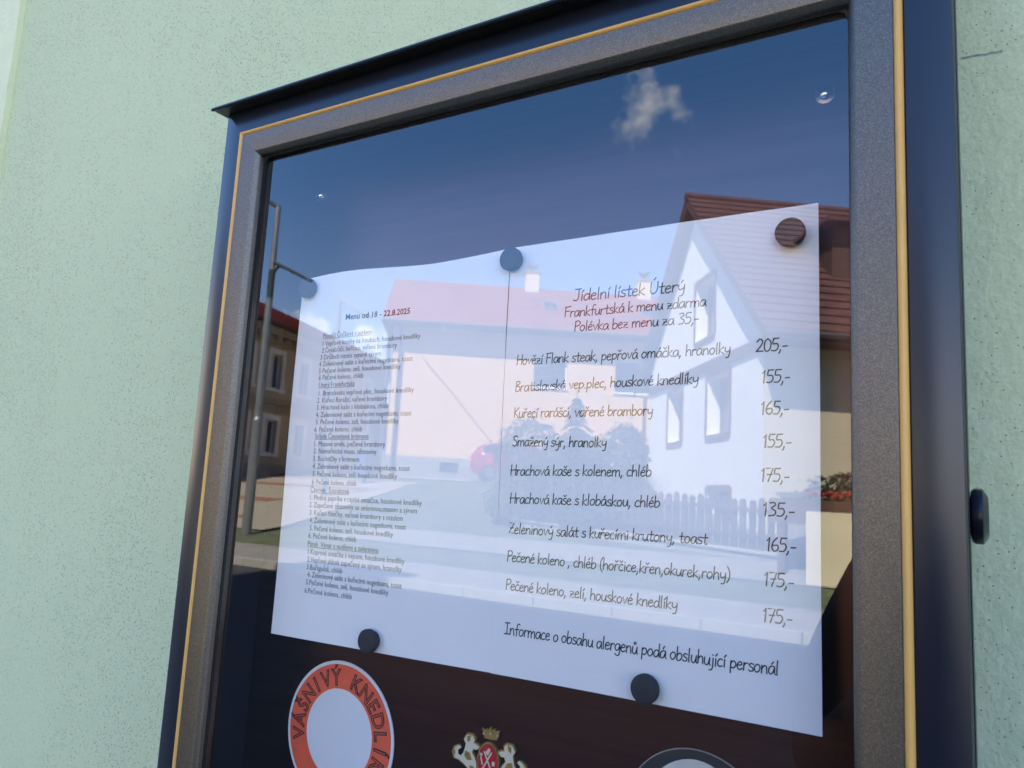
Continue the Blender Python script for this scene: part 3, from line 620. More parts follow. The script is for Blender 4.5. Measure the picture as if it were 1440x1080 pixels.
shrub('street_tree', 'leafy tree standing between the ochre town house and the peach house', 'tree', (-26.4, -33.0, 2.0), [(0, 0, 3.2, 1.7, 1.7, 1.7), (0.6, 0.3, 4.4, 1.2, 1.2, 1.2), (-0.8, 0, 2.6, 1.3, 1.3, 1.0)], 5200, 0.12, M['leaf'], 9, (4.2, 0.14))
shrub('street_tree', 'smaller tree at the far corner of the ochre town house', 'tree', (-30.5, -37.0, 2.1), [(0, 0, 2.8, 2.0, 1.7, 1.5), (0.9, 0.3, 3.6, 1.2, 1.2, 1.0)], 4200, 0.13, M['leaf_dark'], 10, (3.2, 0.14))

# ------------------------------------------------------------------ red car
def make_car(frame):
    t = thing('parked_car', 'red hatchback parked beside the peach house, half hidden by bushes', 'car', frame=frame)
    # side profile stations along x (rear at 0): (x, z_low, z_belt, z_roof, half width belt, half width roof)
    st = [(0.0, .42, .78, .80, .70, .62), (0.08, .30, .92, .95, .80, .66), (0.22, .25, .98, 1.18, .83, .60), (0.50, .22, .97, 1.40, .85, .58), (1.0, .2, .95, 1.47, .86, .60),
          (1.7, .2, .93, 1.48, .87, .60), (2.2, .2, .92, 1.38, .87, .58), (2.75, .2, .90, 1.02, .86, .62), (3.0, .22, .88, .92, .85, .68), (3.5, .24, .80, .84, .82, .62), (3.85, .30, .62, .68, .72, .55), (3.92, .38, .52, .56, .66, .5)]
    b = MB(); vs = []; fs = []; n = 10
    for (x, zl, zb, zr, wb, wr) in st:
        ring = [(-wb * .92, zl), (-wb, zl + .15), (-wb, zb), (-wr, zr - .04), (-wr * .6, zr), (wr * .6, zr), (wr, zr - .04), (wb, zb), (wb, zl + .15), (wb * .92, zl)]
        vs += [(x, y, z) for y, z in ring]
    for i in range(len(st) - 1):
        for k in range(n): fs.append((i * n + k, i * n + (k + 1) % n, (i + 1) * n + (k + 1) % n, (i + 1) * n + k))
    fs += [tuple(range(n))[::-1], tuple((len(st) - 1) * n + k for k in range(n))]
    b.add(vs, fs, M['car_red'], True); b.build('body', t)
    def ring_pt(x, sg, up):
        for a, c in zip(st, st[1:]):
            if a[0] <= x <= c[0]:
                q = (x - a[0]) / (c[0] - a[0]); zb = a[2] + (c[2] - a[2]) * q; zr = a[3] + (c[3] - a[3]) * q - .04; wb = a[4] + (c[4] - a[4]) * q; wr = a[5] + (c[5] - a[5]) * q
                return Vector((x, sg * (wb + (wr - wb) * up + .008), zb + (zr - zb) * up))
    for sg in (-1, 1):
        for xs in ((.42, .62, 1.12), (1.2, 1.7, 2.0), (2.06, 2.3, 2.5)):
            b = MB(); lo = [ring_pt(x, sg, .12) for x in xs]; hi = [ring_pt(x, sg, .88) for x in xs]; m_ = len(xs)
            b.add(lo + hi, [(i, i + 1, m_ + i + 1, m_ + i) for i in range(m_ - 1)], M['car_glass']); b.build('side_window', t)
    b = MB(); b.add([(.13, -.55, 1.04), (.13, .55, 1.04), (.40, .50, 1.375), (.40, -.50, 1.375)], [(0, 1, 2, 3)], M['car_glass']); place_axis(b, lambda v: v + Vector((-.02, 0, .02))); b.build('rear_window', t)
    b = MB(); b.add([(2.72, -.58, 1.06), (2.72, .58, 1.06), (2.26, .52, 1.385), (2.26, -.52, 1.385)], [(0, 1, 2, 3)], M['car_glass']); place_axis(b, lambda v: v + Vector((.02, 0, .02))); b.build('windscreen', t)
    for sg in (-1, 1):
        b = MB(); b.prism([(-.01, sg * .62, .78), (-.0, sg * .79, .80), (.09, sg * .83, 1.02), (.06, sg * .66, 1.05)], (.10, sg * .012, .0), M['lamp_red']); b.build('taillight', t)
        b = MB(); b.prism([(3.80, sg * .50, .60), (3.78, sg * .74, .62), (3.62, sg * .80, .74), (3.66, sg * .54, .74)], (.06, 0, .03), M['st_white']); b.build('headlight', t)
        for x in (.68, 3.12):
            b = MB(); b.lathe([(.20, -.10), (.30, -.10), (.315, -.06), (.315, .06), (.30, .10), (.2, .10)], (x, sg * .76, .315), (0, 1, 0), M['tyre'], 24); w_ = b.build('wheel', t)
            b = MB(); b.lathe([(.19, -.115), (.2, .0), (.19, .115)], (x, sg * .76, .315), (0, 1, 0), M['rim'], 12); b.build('rim', w_)
    b = MB(); b.box(-.05, .06, -.72, .72, .34, .50, M['car_red']); b.build('rear_bumper', t); MB().box(-.07, -.051, -.26, .26, .52, .63, M['st_white']).build('number_plate', t)
    return t
make_car(frame_of((-15.62, -23.4, 1.90), (0.80, -0.60)))

# ------------------------------------------------------------------ lamp posts and signpost
lp = thing('lamp_post', 'tall galvanised lamp post with short top arm at the edge of the paved square', 'lamp post', (-11.85, -10.14, 0))
z0 = gz(-10.14)
b = MB(); b.tube([(0, 0, z0 - .2), (0, 0, z0 + 2.25)], .098, M['galv'], 16); b.tube([(0, 0, z0 + 2.25), (0, 0, z0 + 2.32)], [.098, .075], M['galv'], 16)
b.tube([(0, 0, z0 + 2.32), (0, 0, 5.25)], [.075, .070], M['galv'], 16); b.tube([(0, 0, 5.85), (0, 0, 7.22)], [.062, .055], M['galv'], 16); b.build('pole', lp)
MB().tube([(0, 0, 5.25), (0, 0, 5.85)], .068, M['galv_dark'], 16).build('sleeve', lp)
b = MB(); b.tube([(0, 0, 7.2), (-.35, 0, 7.40), (-1.1, 0, 7.70)], [.05, .045, .04], M['galv_dark'], 10); b.build('arm', lp)
b = MB(); b.box(-1.75, -1.05, -.14, .14, 7.66, 7.80, M['galv']); place_axis(b, lambda v: v + Vector((0, 0, -(v.x + 1.4) * .25))); b.build('lamp_head', lp)
b = MB(); b.tube([(0.05, 0, 6.0), (.55, 0, 5.78), (1.15, 0, 5.50)], [.04, .035, .03], M['galv_dark'], 10); b.build('arm', lp)
b = MB(); b.tube([(0.07, 0, 5.8), (.2, 0, 5.93)], [.03, .03], M['galv_dark'], 8); b.build('bracket', lp)
lp2 = thing('lamp_post', 'second thinner lamp post farther back, in front of the ochre town house', 'lamp post', (-15.6, -16.0, 0))
b = MB(); b.tube([(0, 0, 1.0), (0, 0, 3.2), (0, 0, 7.0)], [.08, .07, .05], M['galv'], 12); b.build('pole', lp2)
b = MB(); b.tube([(0, 0, 6.97), (.35, 0, 6.80), (.7, 0, 6.62)], [.04, .035, .03], M['galv'], 8); b.build('arm', lp2)
b = MB(); b.box(.6, 1.15, -.12, .12, 6.50, 6.60, M['galv']); place_axis(b, lambda v: v + Vector((0, 0, -(v.x - .6) * .3))); b.build('lamp_head', lp2)
sg_ = thing('signpost', 'grey signpost with a blue box low on its pole by the peach house drive', 'signpost', (-17.7, -20.0, 0))
MB().tube([(0, 0, 1.4), (0, 0, 5.2)], .06, M['galv'], 10).build('pole', sg_); MB().box(-.22, .22, .07, .25, 1.75, 2.65, M['blue_sign']).build('box', sg_)


# ================================================================== the menu case
XI0, XI1, ZI0, ZI1 = -0.0240, 0.4406, 1.190, 1.8727          # sight opening
BY = 0.060                                                  # face of the back board
case = thing('menu_case', 'dark glazed wall case with bronze frame, gold line and small sloped cap', 'display case', (0, 0, 0))
def wr(w): return w * 1.10 if w < 0.025 else 0.0275 + (w - 0.025) * 0.97      # the lock side is a little wider
def rail(side, prof, m, name, zi1=ZI1):
    """one mitred side of a rectangular frame; prof: (offset outwards from the sight edge, y)"""
    c = {'l': lambda w: ((XI0 - w, ZI0 - w), (XI0 - w, ZI1 + w)), 'r': lambda w: ((XI1 + wr(w), ZI0 - w), (XI1 + wr(w), ZI1 + w)),
         't': lambda w: ((XI0 - w, ZI1 + w), (XI1 + wr(w), ZI1 + w)), 'b': lambda w: ((XI0 - w, ZI0 - w), (XI1 + wr(w), ZI0 - w))}[side]
    b = MB(); vs = []; n = len(prof)
    for w, y in prof:
        (xa, za), (xb, zb) = c(w); vs += [(xa, y, za), (xb, y, zb)]
    fs = [(2 * i, 2 * i + 1, 2 * ((i + 1) % n) + 1, 2 * ((i + 1) % n)) for i in range(n)] + [tuple(2 * i for i in range(n)), tuple(2 * i + 1 for i in range(n))[::-1]]
    b.add(vs, fs, m, True); return b.build(name, case)
def arc(w0, y0, w1, y1, h, n=7):
    return [(w0 + (w1 - w0) * i / n, y0 + (y1 - y0) * i / n - h * math.sin(math.pi * i / n)) for i in range(n + 1)]
P_FR = [(0.0, 0.006), (0.0, -0.0045), (0.0006, -0.0060), (0.0030, -0.0085), (0.0038, -0.0090), (0.0198, -0.0098), (0.0198, 0.006)]
P_GO = [(0.0199, 0.006)] + arc(0.0199, -0.0092, 0.0239, -0.0092, 0.0020) + [(0.0239, 0.006)]
P_BD = [(0.0240, 0.006), (0.0240, -0.0070), (0.0247, -0.0078), (0.0300, -0.0077), (0.0444, -0.0070), (0.0466, -0.0062), (0.0476, -0.0042), (0.0476, 0.006)]
for sd_ in 'lrtb':
    rail(sd_, P_FR, M['bronze'], 'frame_rail'); rail(sd_, P_GO, M['gold'], 'gold_bead'); rail(sd_, P_BD, M['body'], 'door_edge')
XO0, XO1, ZO0, ZO1 = XI0 - 0.0480, XI1 + 0.0500, ZI0 - 0.0480, ZI1 + 0.0456
b = MB(); t_ = 0.02
b.box(XO0, XI0 - 0.024, 0.0065, WY - 0.001, ZO0, ZO1, M['body']); b.box(XI1 + 0.024, XO1, 0.0065, WY - 0.001, ZO0, ZO1, M['body'])
b.box(XI0 - 0.0238, XI1 + 0.0238, 0.0065, WY - 0.001, ZI1 + 0.022, ZO1, M['body']); b.box(XI0 - 0.0238, XI1 + 0.0238, 0.0065, WY - 0.001, ZO0, ZI0 - 0.022, M['body'])
b.build('case_body', case)
MB().box(XI0 - 0.0236, XI1 + 0.0236, BY, WY - 0.002, ZI0 - 0.0218, ZI1 + 0.0218, M['board']).build('back_board', case)
# rubber gasket with rounded corners
b = MB(); vs = []; r_in = 0.006; outer = []; inner = []
for (cx_, cz_, a0) in ((XI1, ZI1, 0), (XI0, ZI1, 90), (XI0, ZI0, 180), (XI1, ZI0, 270)):
    sx = 1 if cx_ == XI1 else -1; sz = 1 if cz_ == ZI1 else -1
    for k in range(6):
        a = rad(a0 + 18 * k); ix = cx_ - sx * (0.0008 + r_in) + r_in * math.cos(a); iz = cz_ - sz * (0.0008 + r_in) + r_in * math.sin(a)
        inner.append((ix, iz)); outer.append((min(max(cx_ - sx * 0.002 + 0.006 * math.cos(a) * 1.5, XI0 - 0.004), XI1 + 0.004), min(max(cz_ - sz * 0.002 + 0.006 * math.sin(a) * 1.5, ZI0 - 0.004), ZI1 + 0.004)))
n = len(inner)
for y in (-0.0012, 0.0012): vs += [(x, y, z) for x, z in outer] + [(x, y, z) for x, z in inner]
fs = []
for i in range(n):
    j = (i + 1) % n; fs += [(i, j, n + j, n + i), (2 * n + i, 2 * n + j, 3 * n + j, 3 * n + i), (n + i, n + j, 3 * n + j, 3 * n + i)]
b.add(vs, fs, M['rubber']); b.build('gasket', case)
b = MB(); b.add([(XI0 - 0.006, 0.0016, ZI0 - 0.006), (XI1 + 0.006, 0.0016, ZI0 - 0.006), (XI1 + 0.006, 0.0016, ZI1 + 0.006), (XI0 - 0.006, 0.0016, ZI1 + 0.006)], [(0, 1, 2, 3)], M['glass']); b.build('glass_pane', case)
for nm, x, z in (('l', -0.0159, 1.8588), ('r', 0.4187, 1.8567)):
    b = MB(); b.lathe([(0.0062, 0.0), (0.0062, 0.0012), (0.0042, 0.0014), (0.0038, 0.0028), (0.0024, 0.0040), (0.0, 0.0044)], (x, BY, z), (0, -1, 0), M['silver'], 24); b.build('screw', case)
# cap
b = MB(); cp = [(WY - 0.001, ZO1 + 0.0005), (-0.0165, ZO1 + 0.0005), (-0.0195, ZO1 - 0.0010), (-0.0206, ZO1 + 0.0000), (-0.0200, ZO1 + 0.0018), (-0.0170, ZO1 + 0.0032), (WY - 0.001, ZO1 + 0.0150)]
b.prism([(XO0 - 0.0045, y, z) for y, z in cp], (XO1 - XO0 + 0.009, 0, 0), M['cap']); b.build('rain_cap', case)
b = MB(); b.tube([(XO0 - 0.0040, -0.0170, ZO1 + 0.0034), (XO1 + 0.0040, -0.0170, ZO1 + 0.0034)], 0.00045, M['silver'], 8); b.build('cap_highlight_strip', case)  # bright strip added to stand in for the highlight on the cap's upper edge
# turn-knob lock on the right side
b = MB(); b.lathe([(0.0085, 0), (0.0125, 0.0006), (0.0137, 0.0020), (0.0137, 0.0055), (0.0100, 0.0078), (0.0085, 0.0080)], (XO1, 0.024, 1.600), (1, 0, 0), M['body'], 10); b.build('lock_knob', case)

# ------------------------------------------------------------------ paper sheets
PY = 0.035
def paper_y(s, t, k):
    """small waves of a sheet held by magnets: s across, t up"""
    if k == 0: return PY - 0.0010 * math.sin(math.pi * s) * (1 - t) - 0.0016 * math.sin(s * 7.0 + 0.4) * t ** 3 + ripple(s, t) + 0.0006 * math.cos(t * 5)
    return PY - 0.0004 + ripple(t, s) - 0.0009 * math.sin(math.pi * s) * t - 0.0022 * (s ** 3) * (1 - t) ** 2 + 0.0005 * math.cos(t * 6 + s * 2)
CORN = [((-0.0020, 1.4752), (0.2102, 1.4783), (0.2078, 1.7745), (-0.0015, 1.7716)), ((0.2106, 1.4782), (0.4203, 1.4800), (0.4184, 1.7768), (0.2082, 1.7748))]
def ripple(s, t): return 0.00035 * math.sin(9.0 * s + 4.0 * t + 1.0) * math.sin(5.0 * t - 3.0 * s) + 0.00018 * math.sin(23 * s * t + 6 * t)
def paper_pt(k, s, t, lift=0.0):
    (x0, z0), (x1, z1), (x2, z2), (x3, z3) = CORN[k]
    x = (x0 * (1 - s) + x1 * s) * (1 - t) + (x3 * (1 - s) + x2 * s) * t; z = (z0 * (1 - s) + z1 * s) * (1 - t) + (z3 * (1 - s) + z2 * s) * t
    if k == 0 and t > 0.9: z += (t - 0.9) * 10 * (0.0014 * math.sin(s * math.pi * 2 + 0.3) - 0.0008 + 0.0026 * max(0, 0.35 - abs(s - 0.33)))
    return (x, paper_y(s, t, k) - lift, z)
def paper_on(k, x, z, lift):
    (x0, z0), (x1, z1), (x2, z2), (x3, z3) = CORN[k]
    s = (x - x0) / (x1 - x0); t = (z - z0) / (z3 - z0); return (x, paper_y(min(max(s, 0), 1), min(max(t, 0), 1), k) - lift, z)
sheets = []
for k, lab in ((0, 'white sheet with small typed weekly menu, left of the two sheets'), (1, 'white sheet with handwritten-style daily menu and prices, right of the two sheets')):
    t = thing('menu_sheet', lab, 'paper sheet', (0, 0, 0), 'menu sheets held in the case'); sheets.append(t)
    b = MB(); nx, nz_ = 26, 36; vs = []; fs = []
    for lift in (0.0, -0.00022):
        for j in range(nz_ + 1):
            for i in range(nx + 1): vs.append(paper_pt(k, i / nx, j / nz_, lift))
    st_ = (nx + 1) * (nz_ + 1)
    for q in (0, 1):
        for j in range(nz_):
            for i in range(nx):
                a = q * st_ + j * (nx + 1) + i; fs.append((a, a + 1, a + nx + 2, a + nx + 1))
    edge = [i for i in range(nx + 1)] + [j * (nx + 1) + nx for j in range(1, nz_ + 1)] + [nz_ * (nx + 1) + i for i in range(nx - 1, -1, -1)] + [j * (nx + 1) for j in range(nz_ - 1, 0, -1)]
    for a, c in zip(edge, edge[1:] + edge[:1]): fs.append((a, c, st_ + c, st_ + a))
    b.add(vs, fs, M['paper'], True); b.build('sheet', t)

def text_mesh(body, bold=0.0, res=2, offset=0.0):
    c = bpy.data.curves.new('lettering', 'FONT'); c.body = body; c.resolution_u = res; c.offset = offset
    o = bpy.data.objects.new('lettering', c); COL.objects.link(o); dg = bpy.context.evaluated_depsgraph_get(); dg.update()
    me = bpy.data.meshes.new_from_object(o.evaluated_get(dg)); bpy.data.objects.remove(o); bpy.data.curves.remove(c)
    vs = [v.co.copy() for v in me.vertices]; fs = [list(p.vertices) for p in me.polygons]; bpy.data.meshes.remove(me); return vs, fs
TYPED = [("Menu od 18 - 22.8.2025", .0530, .1183, 1.7320, 'b'), ("Pondělí Čočková s párkem", .0292, .0813, 1.7179, 'u'), ("1 Vepřové kostky na houbách, houskové knedlíky", .0292, .1306, 1.7113, ''),
 ("2 Čevabčiči, hořčice, vařené brambory", .0291, .1079, 1.7055, ''), ("3 Drůbeží rizoto sypané sýrem", .0281, .0927, 1.6997, ''), ("4 Zeleninový salát s kuřecími nugetkami, toast", .0272, .1245, 1.6940, ''),
 ("5 Pečené koleno, zelí, houskové knedlíky", .0278, .1132, 1.6883, ''), ("6 Pečené koleno, chléb", .0285, .0767, 1.6826, ''), ("Úterý Frankfurtská", .0293, .0684, 1.6765, 'u'),
 ("1. Bratislavská vepřová plec, houskové knedlíky", .0301, .1280, 1.6695, ''), ("2. Kuřecí Rarášci, vařené brambory", .0292, .1027, 1.6636, ''), ("3. Hrachová kaše s klobáskou, chléb", .0291, .1047, 1.6577, ''),
 ("4. Zeleninový salát s kuřecími nugetkami, toast", .0291, .1275, 1.6516, ''), ("5. Pečené koleno, zelí, houskové knedlíky", .0297, .1158, 1.6457, ''), ("6. Pečené koleno, chléb", .0289, .0797, 1.6397, ''),
 ("Středa Česneková krémová", .0303, .0870, 1.6340, 'u'), ("1. Masová směs, pečené brambory", .0303, .1041, 1.6278, ''), ("2. Námořnické maso, těstoviny", .0302, .0961, 1.6220, ''), ("3. Buchtičky s krémem", .0302, .0793, 1.6158, ''),
 ("4. Zeleninový salát s kuřecími nugetkami, toast", .0302, .1299, 1.6097, ''), ("5. Pečené koleno, zelí, houskové knedlíky", .0309, .1182, 1.6035, ''), ("6. Pečené koleno, chléb", .0309, .0783, 1.5970, ''),
 ("Čtvrtek  Špenátová", .0301, .0715, 1.5908, 'u'), ("1. Plněná paprika v rajské omáčce, houskové knedlíky", .0300, .1433, 1.5846, ''), ("2. Zapečené těstoviny se zeleninou,masem a sýrem", .0299, .1393, 1.5786, ''),
 ("3. Kuřecí řízečky, vařené brambory s máslem", .0307, .1265, 1.5725, ''), ("4. Zeleninový salát s kuřecími nugetkami, toast", .0314, .1303, 1.5664, ''), ("5. Pečené koleno, zelí, houskové knedlíky", .0322, .1187, 1.5602, ''),
 ("6. Pečené koleno, chléb", .0314, .0827, 1.5542, ''), ("Pátek  Vývar s nudlemi a zeleninou", .0313, .1055, 1.5478, 'u'), ("1.Koprová omáčka s vejcem, houskové knedlíky", .0321, .1313, 1.5416, ''),
 ("2.Vepřový plátek zapečený se sýrem, hranolky", .0321, .1292, 1.5355, ''), ("3.Buřtguláš, chléb", .0320, .0708, 1.5295, ''), ("4. Zeleninový salát s kuřecími nugetkami, toast", .0335, .1302, 1.5238, ''),
 ("5.Pečené koleno, zelí, houskové knedlíky", .0327, .1180, 1.5178, ''), ("6.Pečené koleno, chléb", .0319, .0823, 1.5112, '')]
for body, xa, xb, z, st_ in TYPED:
    vs, fs = text_mesh(body, offset=0.016 if st_ == 'b' else -0.004)
    x_min = min(v.x for v in vs); x_max = max(v.x for v in vs); kx = (xb - xa) / (x_max - x_min); kz = 0.0059 if st_ != 'b' else 0.0068
    k_ = 0.012 * 0 ; b = MB(); sl_ = 0.012
    b.add([paper_on(0, xa + (v.x - x_min) * kx, z + v.y * kz + (v.x - x_min) * kx * sl_, 0.00015) for v in vs], fs, M['ink'])
    if st_ == 'u':
        for i in range(8):
            xs0 = xa + (xb - xa) * i / 8; xs1 = xa + (xb - xa) * (i + 1) / 8; zb = z - 0.0008
            b.add([paper_on(0, xs0, zb + (xs0 - xa) * sl_, .00015), paper_on(0, xs1, zb + (xs1 - xa) * sl_, .00015), paper_on(0, xs1, zb + (xs1 - xa) * sl_ + .00028, .00015), paper_on(0, xs0, zb + (xs0 - xa) * sl_ + .00028, .00015)], [(0, 1, 2, 3)], M['ink'])
    b.build('printed_line', sheets[0])

# pen-stroke alphabet for the hand-lettered sheet: advance, strokes
G = {
'a': (4.7, "4,4.6 2.2,5 .6,3.6 .4,1.4 1.4,0 3,1 4,4.2 4,1.2 4.6,0"), 'b': (4.5, ".6,9 .5,4 .5,.6;.5,3 2,4.8 3.6,4.2 3.9,2 2.6,.2 1,0 .5,.8"), 'c': (3.9, "3.4,4.4 2,5 .6,3.4 .4,1.4 1.6,0 3.4,.6"),
'd': (4.8, "3.8,4.2 2,4.8 .5,3 .5,1 1.6,0 3.2,1 4,4;4.1,9 4,3 4.4,0"), 'e': (4.1, ".5,2.6 3,3.2 3.2,4.4 2,5 .6,3.6 .4,1.4 1.6,0 3.6,.8"), 'f': (3.6, "4,8.4 3,9 1.9,7.8 1.7,4 1.6,-.2;.2,4.6 3.4,4.9"),
'g': (4.7, "4,4.6 2.2,5 .6,3.6 .5,1.6 1.6,.4 3.2,1.4 4,4.2 4.2,0 3.4,-2.8 1.6,-3 .6,-2"), 'h': (4.5, ".6,9 .5,0;.5,2.6 2,4.8 3.4,4.4 3.7,2.4 3.9,0"), 'i': (2.0, "1,4.8 .9,0;@1.1,6.9"), 'ı': (2.0, "1,4.8 .9,0"),
'j': (2.5, "1.6,4.8 1.6,0 1,-2.6 -.6,-3;@1.7,6.9"), 'k': (4.1, ".6,9 .5,0;|3.4,5 .6,2.3 3.8,0"), 'l': (2.1, ".9,9 .8,3 1,0"), 'm': (6.9, ".5,4.8 .5,0;.5,2.8 1.8,4.8 3,4.2 3.2,0;3.2,2.8 4.6,4.8 5.8,4.2 6.2,0"),
'n': (4.6, ".5,4.8 .5,0;.5,2.6 2,4.8 3.3,4.4 3.7,2.4 3.9,0"), 'o': (4.5, "2,4.9 .6,3.6 .4,1.6 1.6,0 3.2,.8 3.9,2.8 3.2,4.6 1.9,4.9"), 'p': (4.5, ".6,4.8 .5,-3;.5,3 2,4.9 3.6,4 3.8,2 2.4,.4 .6,.8"),
'r': (3.5, ".6,4.8 .5,0;.5,2.6 1.6,4.6 3.2,4.6"), 's': (3.6, "3.2,4.6 1.6,5 .6,3.8 1.6,2.8 3,2 3,.6 1.6,0 .2,.6"), 't': (3.7, "1.9,7.6 1.7,1.4 2.2,0 3.4,.4;.2,4.8 3.6,5"),
'u': (4.6, ".6,4.8 .5,1.6 1.6,0 3,.8 3.9,4.8;3.9,4.8 3.8,1.4 4.4,0"), 'v': (4.1, "|.4,4.8 1.8,0 3.8,4.9"), 'y': (4.6, ".6,4.8 .7,2.2 2,1.4 3.8,2.6;4,4.8 3.9,1 3.2,-2.6 1.4,-3"), 'z': (4.2, "|.5,4.7 3.6,4.8 .4,.2 3.9,.3;1,2.5 3.2,2.7"),
'J': (5.0, "5,9 1,8.8;3.6,8.9 3.6,2.4 2.4,.2 .4,.8"), 'F': (4.9, ".9,8.8 .8,0;.4,8.6 5,9;.9,4.8 4,5"), 'P': (4.6, ".9,8.6 .7,0;.6,8.4 3,9 4.6,7.4 3.6,5 .9,4.4"), 'H': (5.7, ".8,9 .7,0;5,9 4.9,0;.2,4.4 5.6,4.8"),
'B': (4.9, ".9,8.8 .8,.2;.8,8.6 3.4,9 4,7.2 1,5 3.8,4.2 4.4,1.8 3,.2 .6,.2"), 'K': (4.9, ".9,9 .8,0;|4.6,8.8 1,4.4 4.8,0"), 'S': (5.0, "4.6,8.2 2.8,9 1,7.6 1.6,5.6 4,3.8 4.2,1.4 2.4,0 .4,1"), 'Z': (5.3, "|.6,8.8 4.6,8.8 .6,.3 5,.3;1.4,4.5 4.2,4.7"),
'U': (5.6, ".8,8.8 .7,2.6 2,.2 4,1.4 4.8,4 4.8,8.8"), 'I': (4.9, "2.4,8.6 2.4,.4;.4,8.6 4.6,8.8;.2,.2 4.8,.4"), '0': (4.9, "2.4,9 .6,6.8 .6,2 2.2,0 4.2,2 4.4,6.6 2.3,9"), '1': (3.4, "|.8,6.8 2.2,9 2,0"),
'2': (5.0, ".6,7 2.2,9 4.2,7.4 3,4 .4,.4;.4,.4 4.8,.4"), '3': (4.8, ".8,8.6 3,9 4,7.4 1.8,5.2 4.2,3.4 3.6,.8 .6,.2"), '5': (4.8, "4.4,8.9 1.2,8.8;1.2,8.8 .9,5.2 3.4,5.2 4.4,3 3,.4 .4,.4"), '6': (4.8, "3.6,9 1.2,6 .6,2.4 2.2,0 4.2,1.4 4,4 1,3.6"),
'7': (4.6, "|.4,8.8 4.4,8.9 1.8,0;1,4.6 4.2,4.8"), ',': (2.1, "1,.6 .8,-.6 .2,-1.8"), '.': (1.9, "@.9,.2"), '-': (3.6, ".4,3 3,3.2"), '(': (2.6, "2.4,9.6 .8,6 .8,1 2.4,-2"), ')': (2.8, ".4,9.6 2,6 2,1 .4,-2"), ' ': (2.6, "")}
ACC = {'á': ('a', '/'), 'é': ('e', '/'), 'í': ('ı', '/'), 'ý': ('y', '/'), 'ě': ('e', 'v'), 'š': ('s', 'v'), 'č': ('c', 'v'), 'ř': ('r', 'v'), 'ž': ('z', 'v'), 'ů': ('u', 'o'), 'ú': ('u', '/'), 'Ú': ('U', '/')}
def smooth(p):
    if len(p) < 3: return p
    q = [p[0]] + p + [p[-1]]; o = []
    for i in range(1, len(q) - 2):
        for s in range(4):
            t = s / 4; a, b_, c, d = q[i - 1], q[i], q[i + 1], q[i + 2]
            o.append(tuple(0.5 * (2 * b_[k] + (c[k] - a[k]) * t + (2 * a[k] - 5 * b_[k] + 4 * c[k] - d[k]) * t * t + (-a[k] + 3 * b_[k] - 3 * c[k] + d[k]) * t ** 3) for k in (0, 1)))
    return o + [p[-1]]
def hand_strokes(text):
    x = 0; out = []; rr = random.Random(len(text))
    for ch in text:
        base, acc = ACC.get(ch, (ch, None)); adv, s = G[base]; dy = rr.uniform(-.15, .15)
        for stk in [q for q in s.split(';') if q]:
            if stk[0] == '@':
                a, c = map(float, stk[1:].split(',')); out.append([(x + a - .12, c + dy), (x + a + .12, c + dy - .1)]); continue
            sharp = stk[0] == '|'; pts = [tuple(map(float, p.split(','))) for p in stk.lstrip('|').split()]
            pts = pts if sharp else smooth(pts); out.append([(x + a + (c * .05), c + dy) for a, c in pts])
        cxx = x + adv * .48 + .3; h = 3.9 if base in 'UJ' else 0
        if acc == '/': out.append([(cxx - .2, 6.3 + h), (cxx + .9, 7.9 + h)])
        if acc == 'v': out.append([(cxx - 1, 7.7 + h), (cxx, 6.4 + h), (cxx + 1.1, 7.8 + h)])
        if acc == 'o': out.append([(cxx + .8 * math.cos(t * .785), 7.2 + .8 * math.sin(t * .785)) for t in range(9)])
        x += adv
    return out, x
HAND = [("Jídelní lístek Úterý", .2604, .3394, 1.7305, 0.0, .58), ("Frankfurtská k menu zdarma", .2544, .3532, 1.7198, 0, .50), ("Polévka bez menu za 35,-", .2624, .3489, 1.7093, 0, .50),
 ("Hovězí Flank steak, pepřová omáčka, hranolky", .2183, .3686, 1.6880, .008, .50), ("205,-", .3833, .4016, 1.6893, .01, .54), ("Bratislavská vep.plec, houskové knedlíky", .2183, .3492, 1.6690, .02, .50), ("155,-", .3864, .4030, 1.6706, .01, .54),
 ("Kuřecí rarášci, vařené brambory", .2182, .3204, 1.6508, .012, .50), ("165,-", .3861, .4026, 1.6520, .01, .54), ("Smažený sýr, hranolky", .2183, .2896, 1.6310, .005, .50), ("155,-", .3875, .4040, 1.6328, .01, .54),
 ("Hrachová kaše s kolenem, chléb", .2178, .3206, 1.6108, .028, .50), ("175,-", .3864, .4030, 1.6132, .01, .54), ("Hrachová kaše s klobáskou, chléb", .2184, .3267, 1.5918, .030, .50), ("135,-", .3878, .4060, 1.5937, .01, .54),
 ("Zeleninový salát s kuřecími krutony, toast", .2187, .3567, 1.5715, .026, .50), ("165,-", .3899, .4068, 1.5742, .01, .54), ("Pečené koleno , chléb (hořčice,křen,okurek,rohy)", .2186, .3704, 1.5528, .020, .50), ("175,-", .3889, .4058, 1.5548, .01, .54),
 ("Pečené koleno, zelí, houskové knedlíky", .2186, .3394, 1.5340, .012, .50), ("175,-", .3883, .4050, 1.5350, .01, .54), ("Informace o obsahu alergenů podá obsluhující personál", .2193, .3977, 1.5050, .014, .54)]
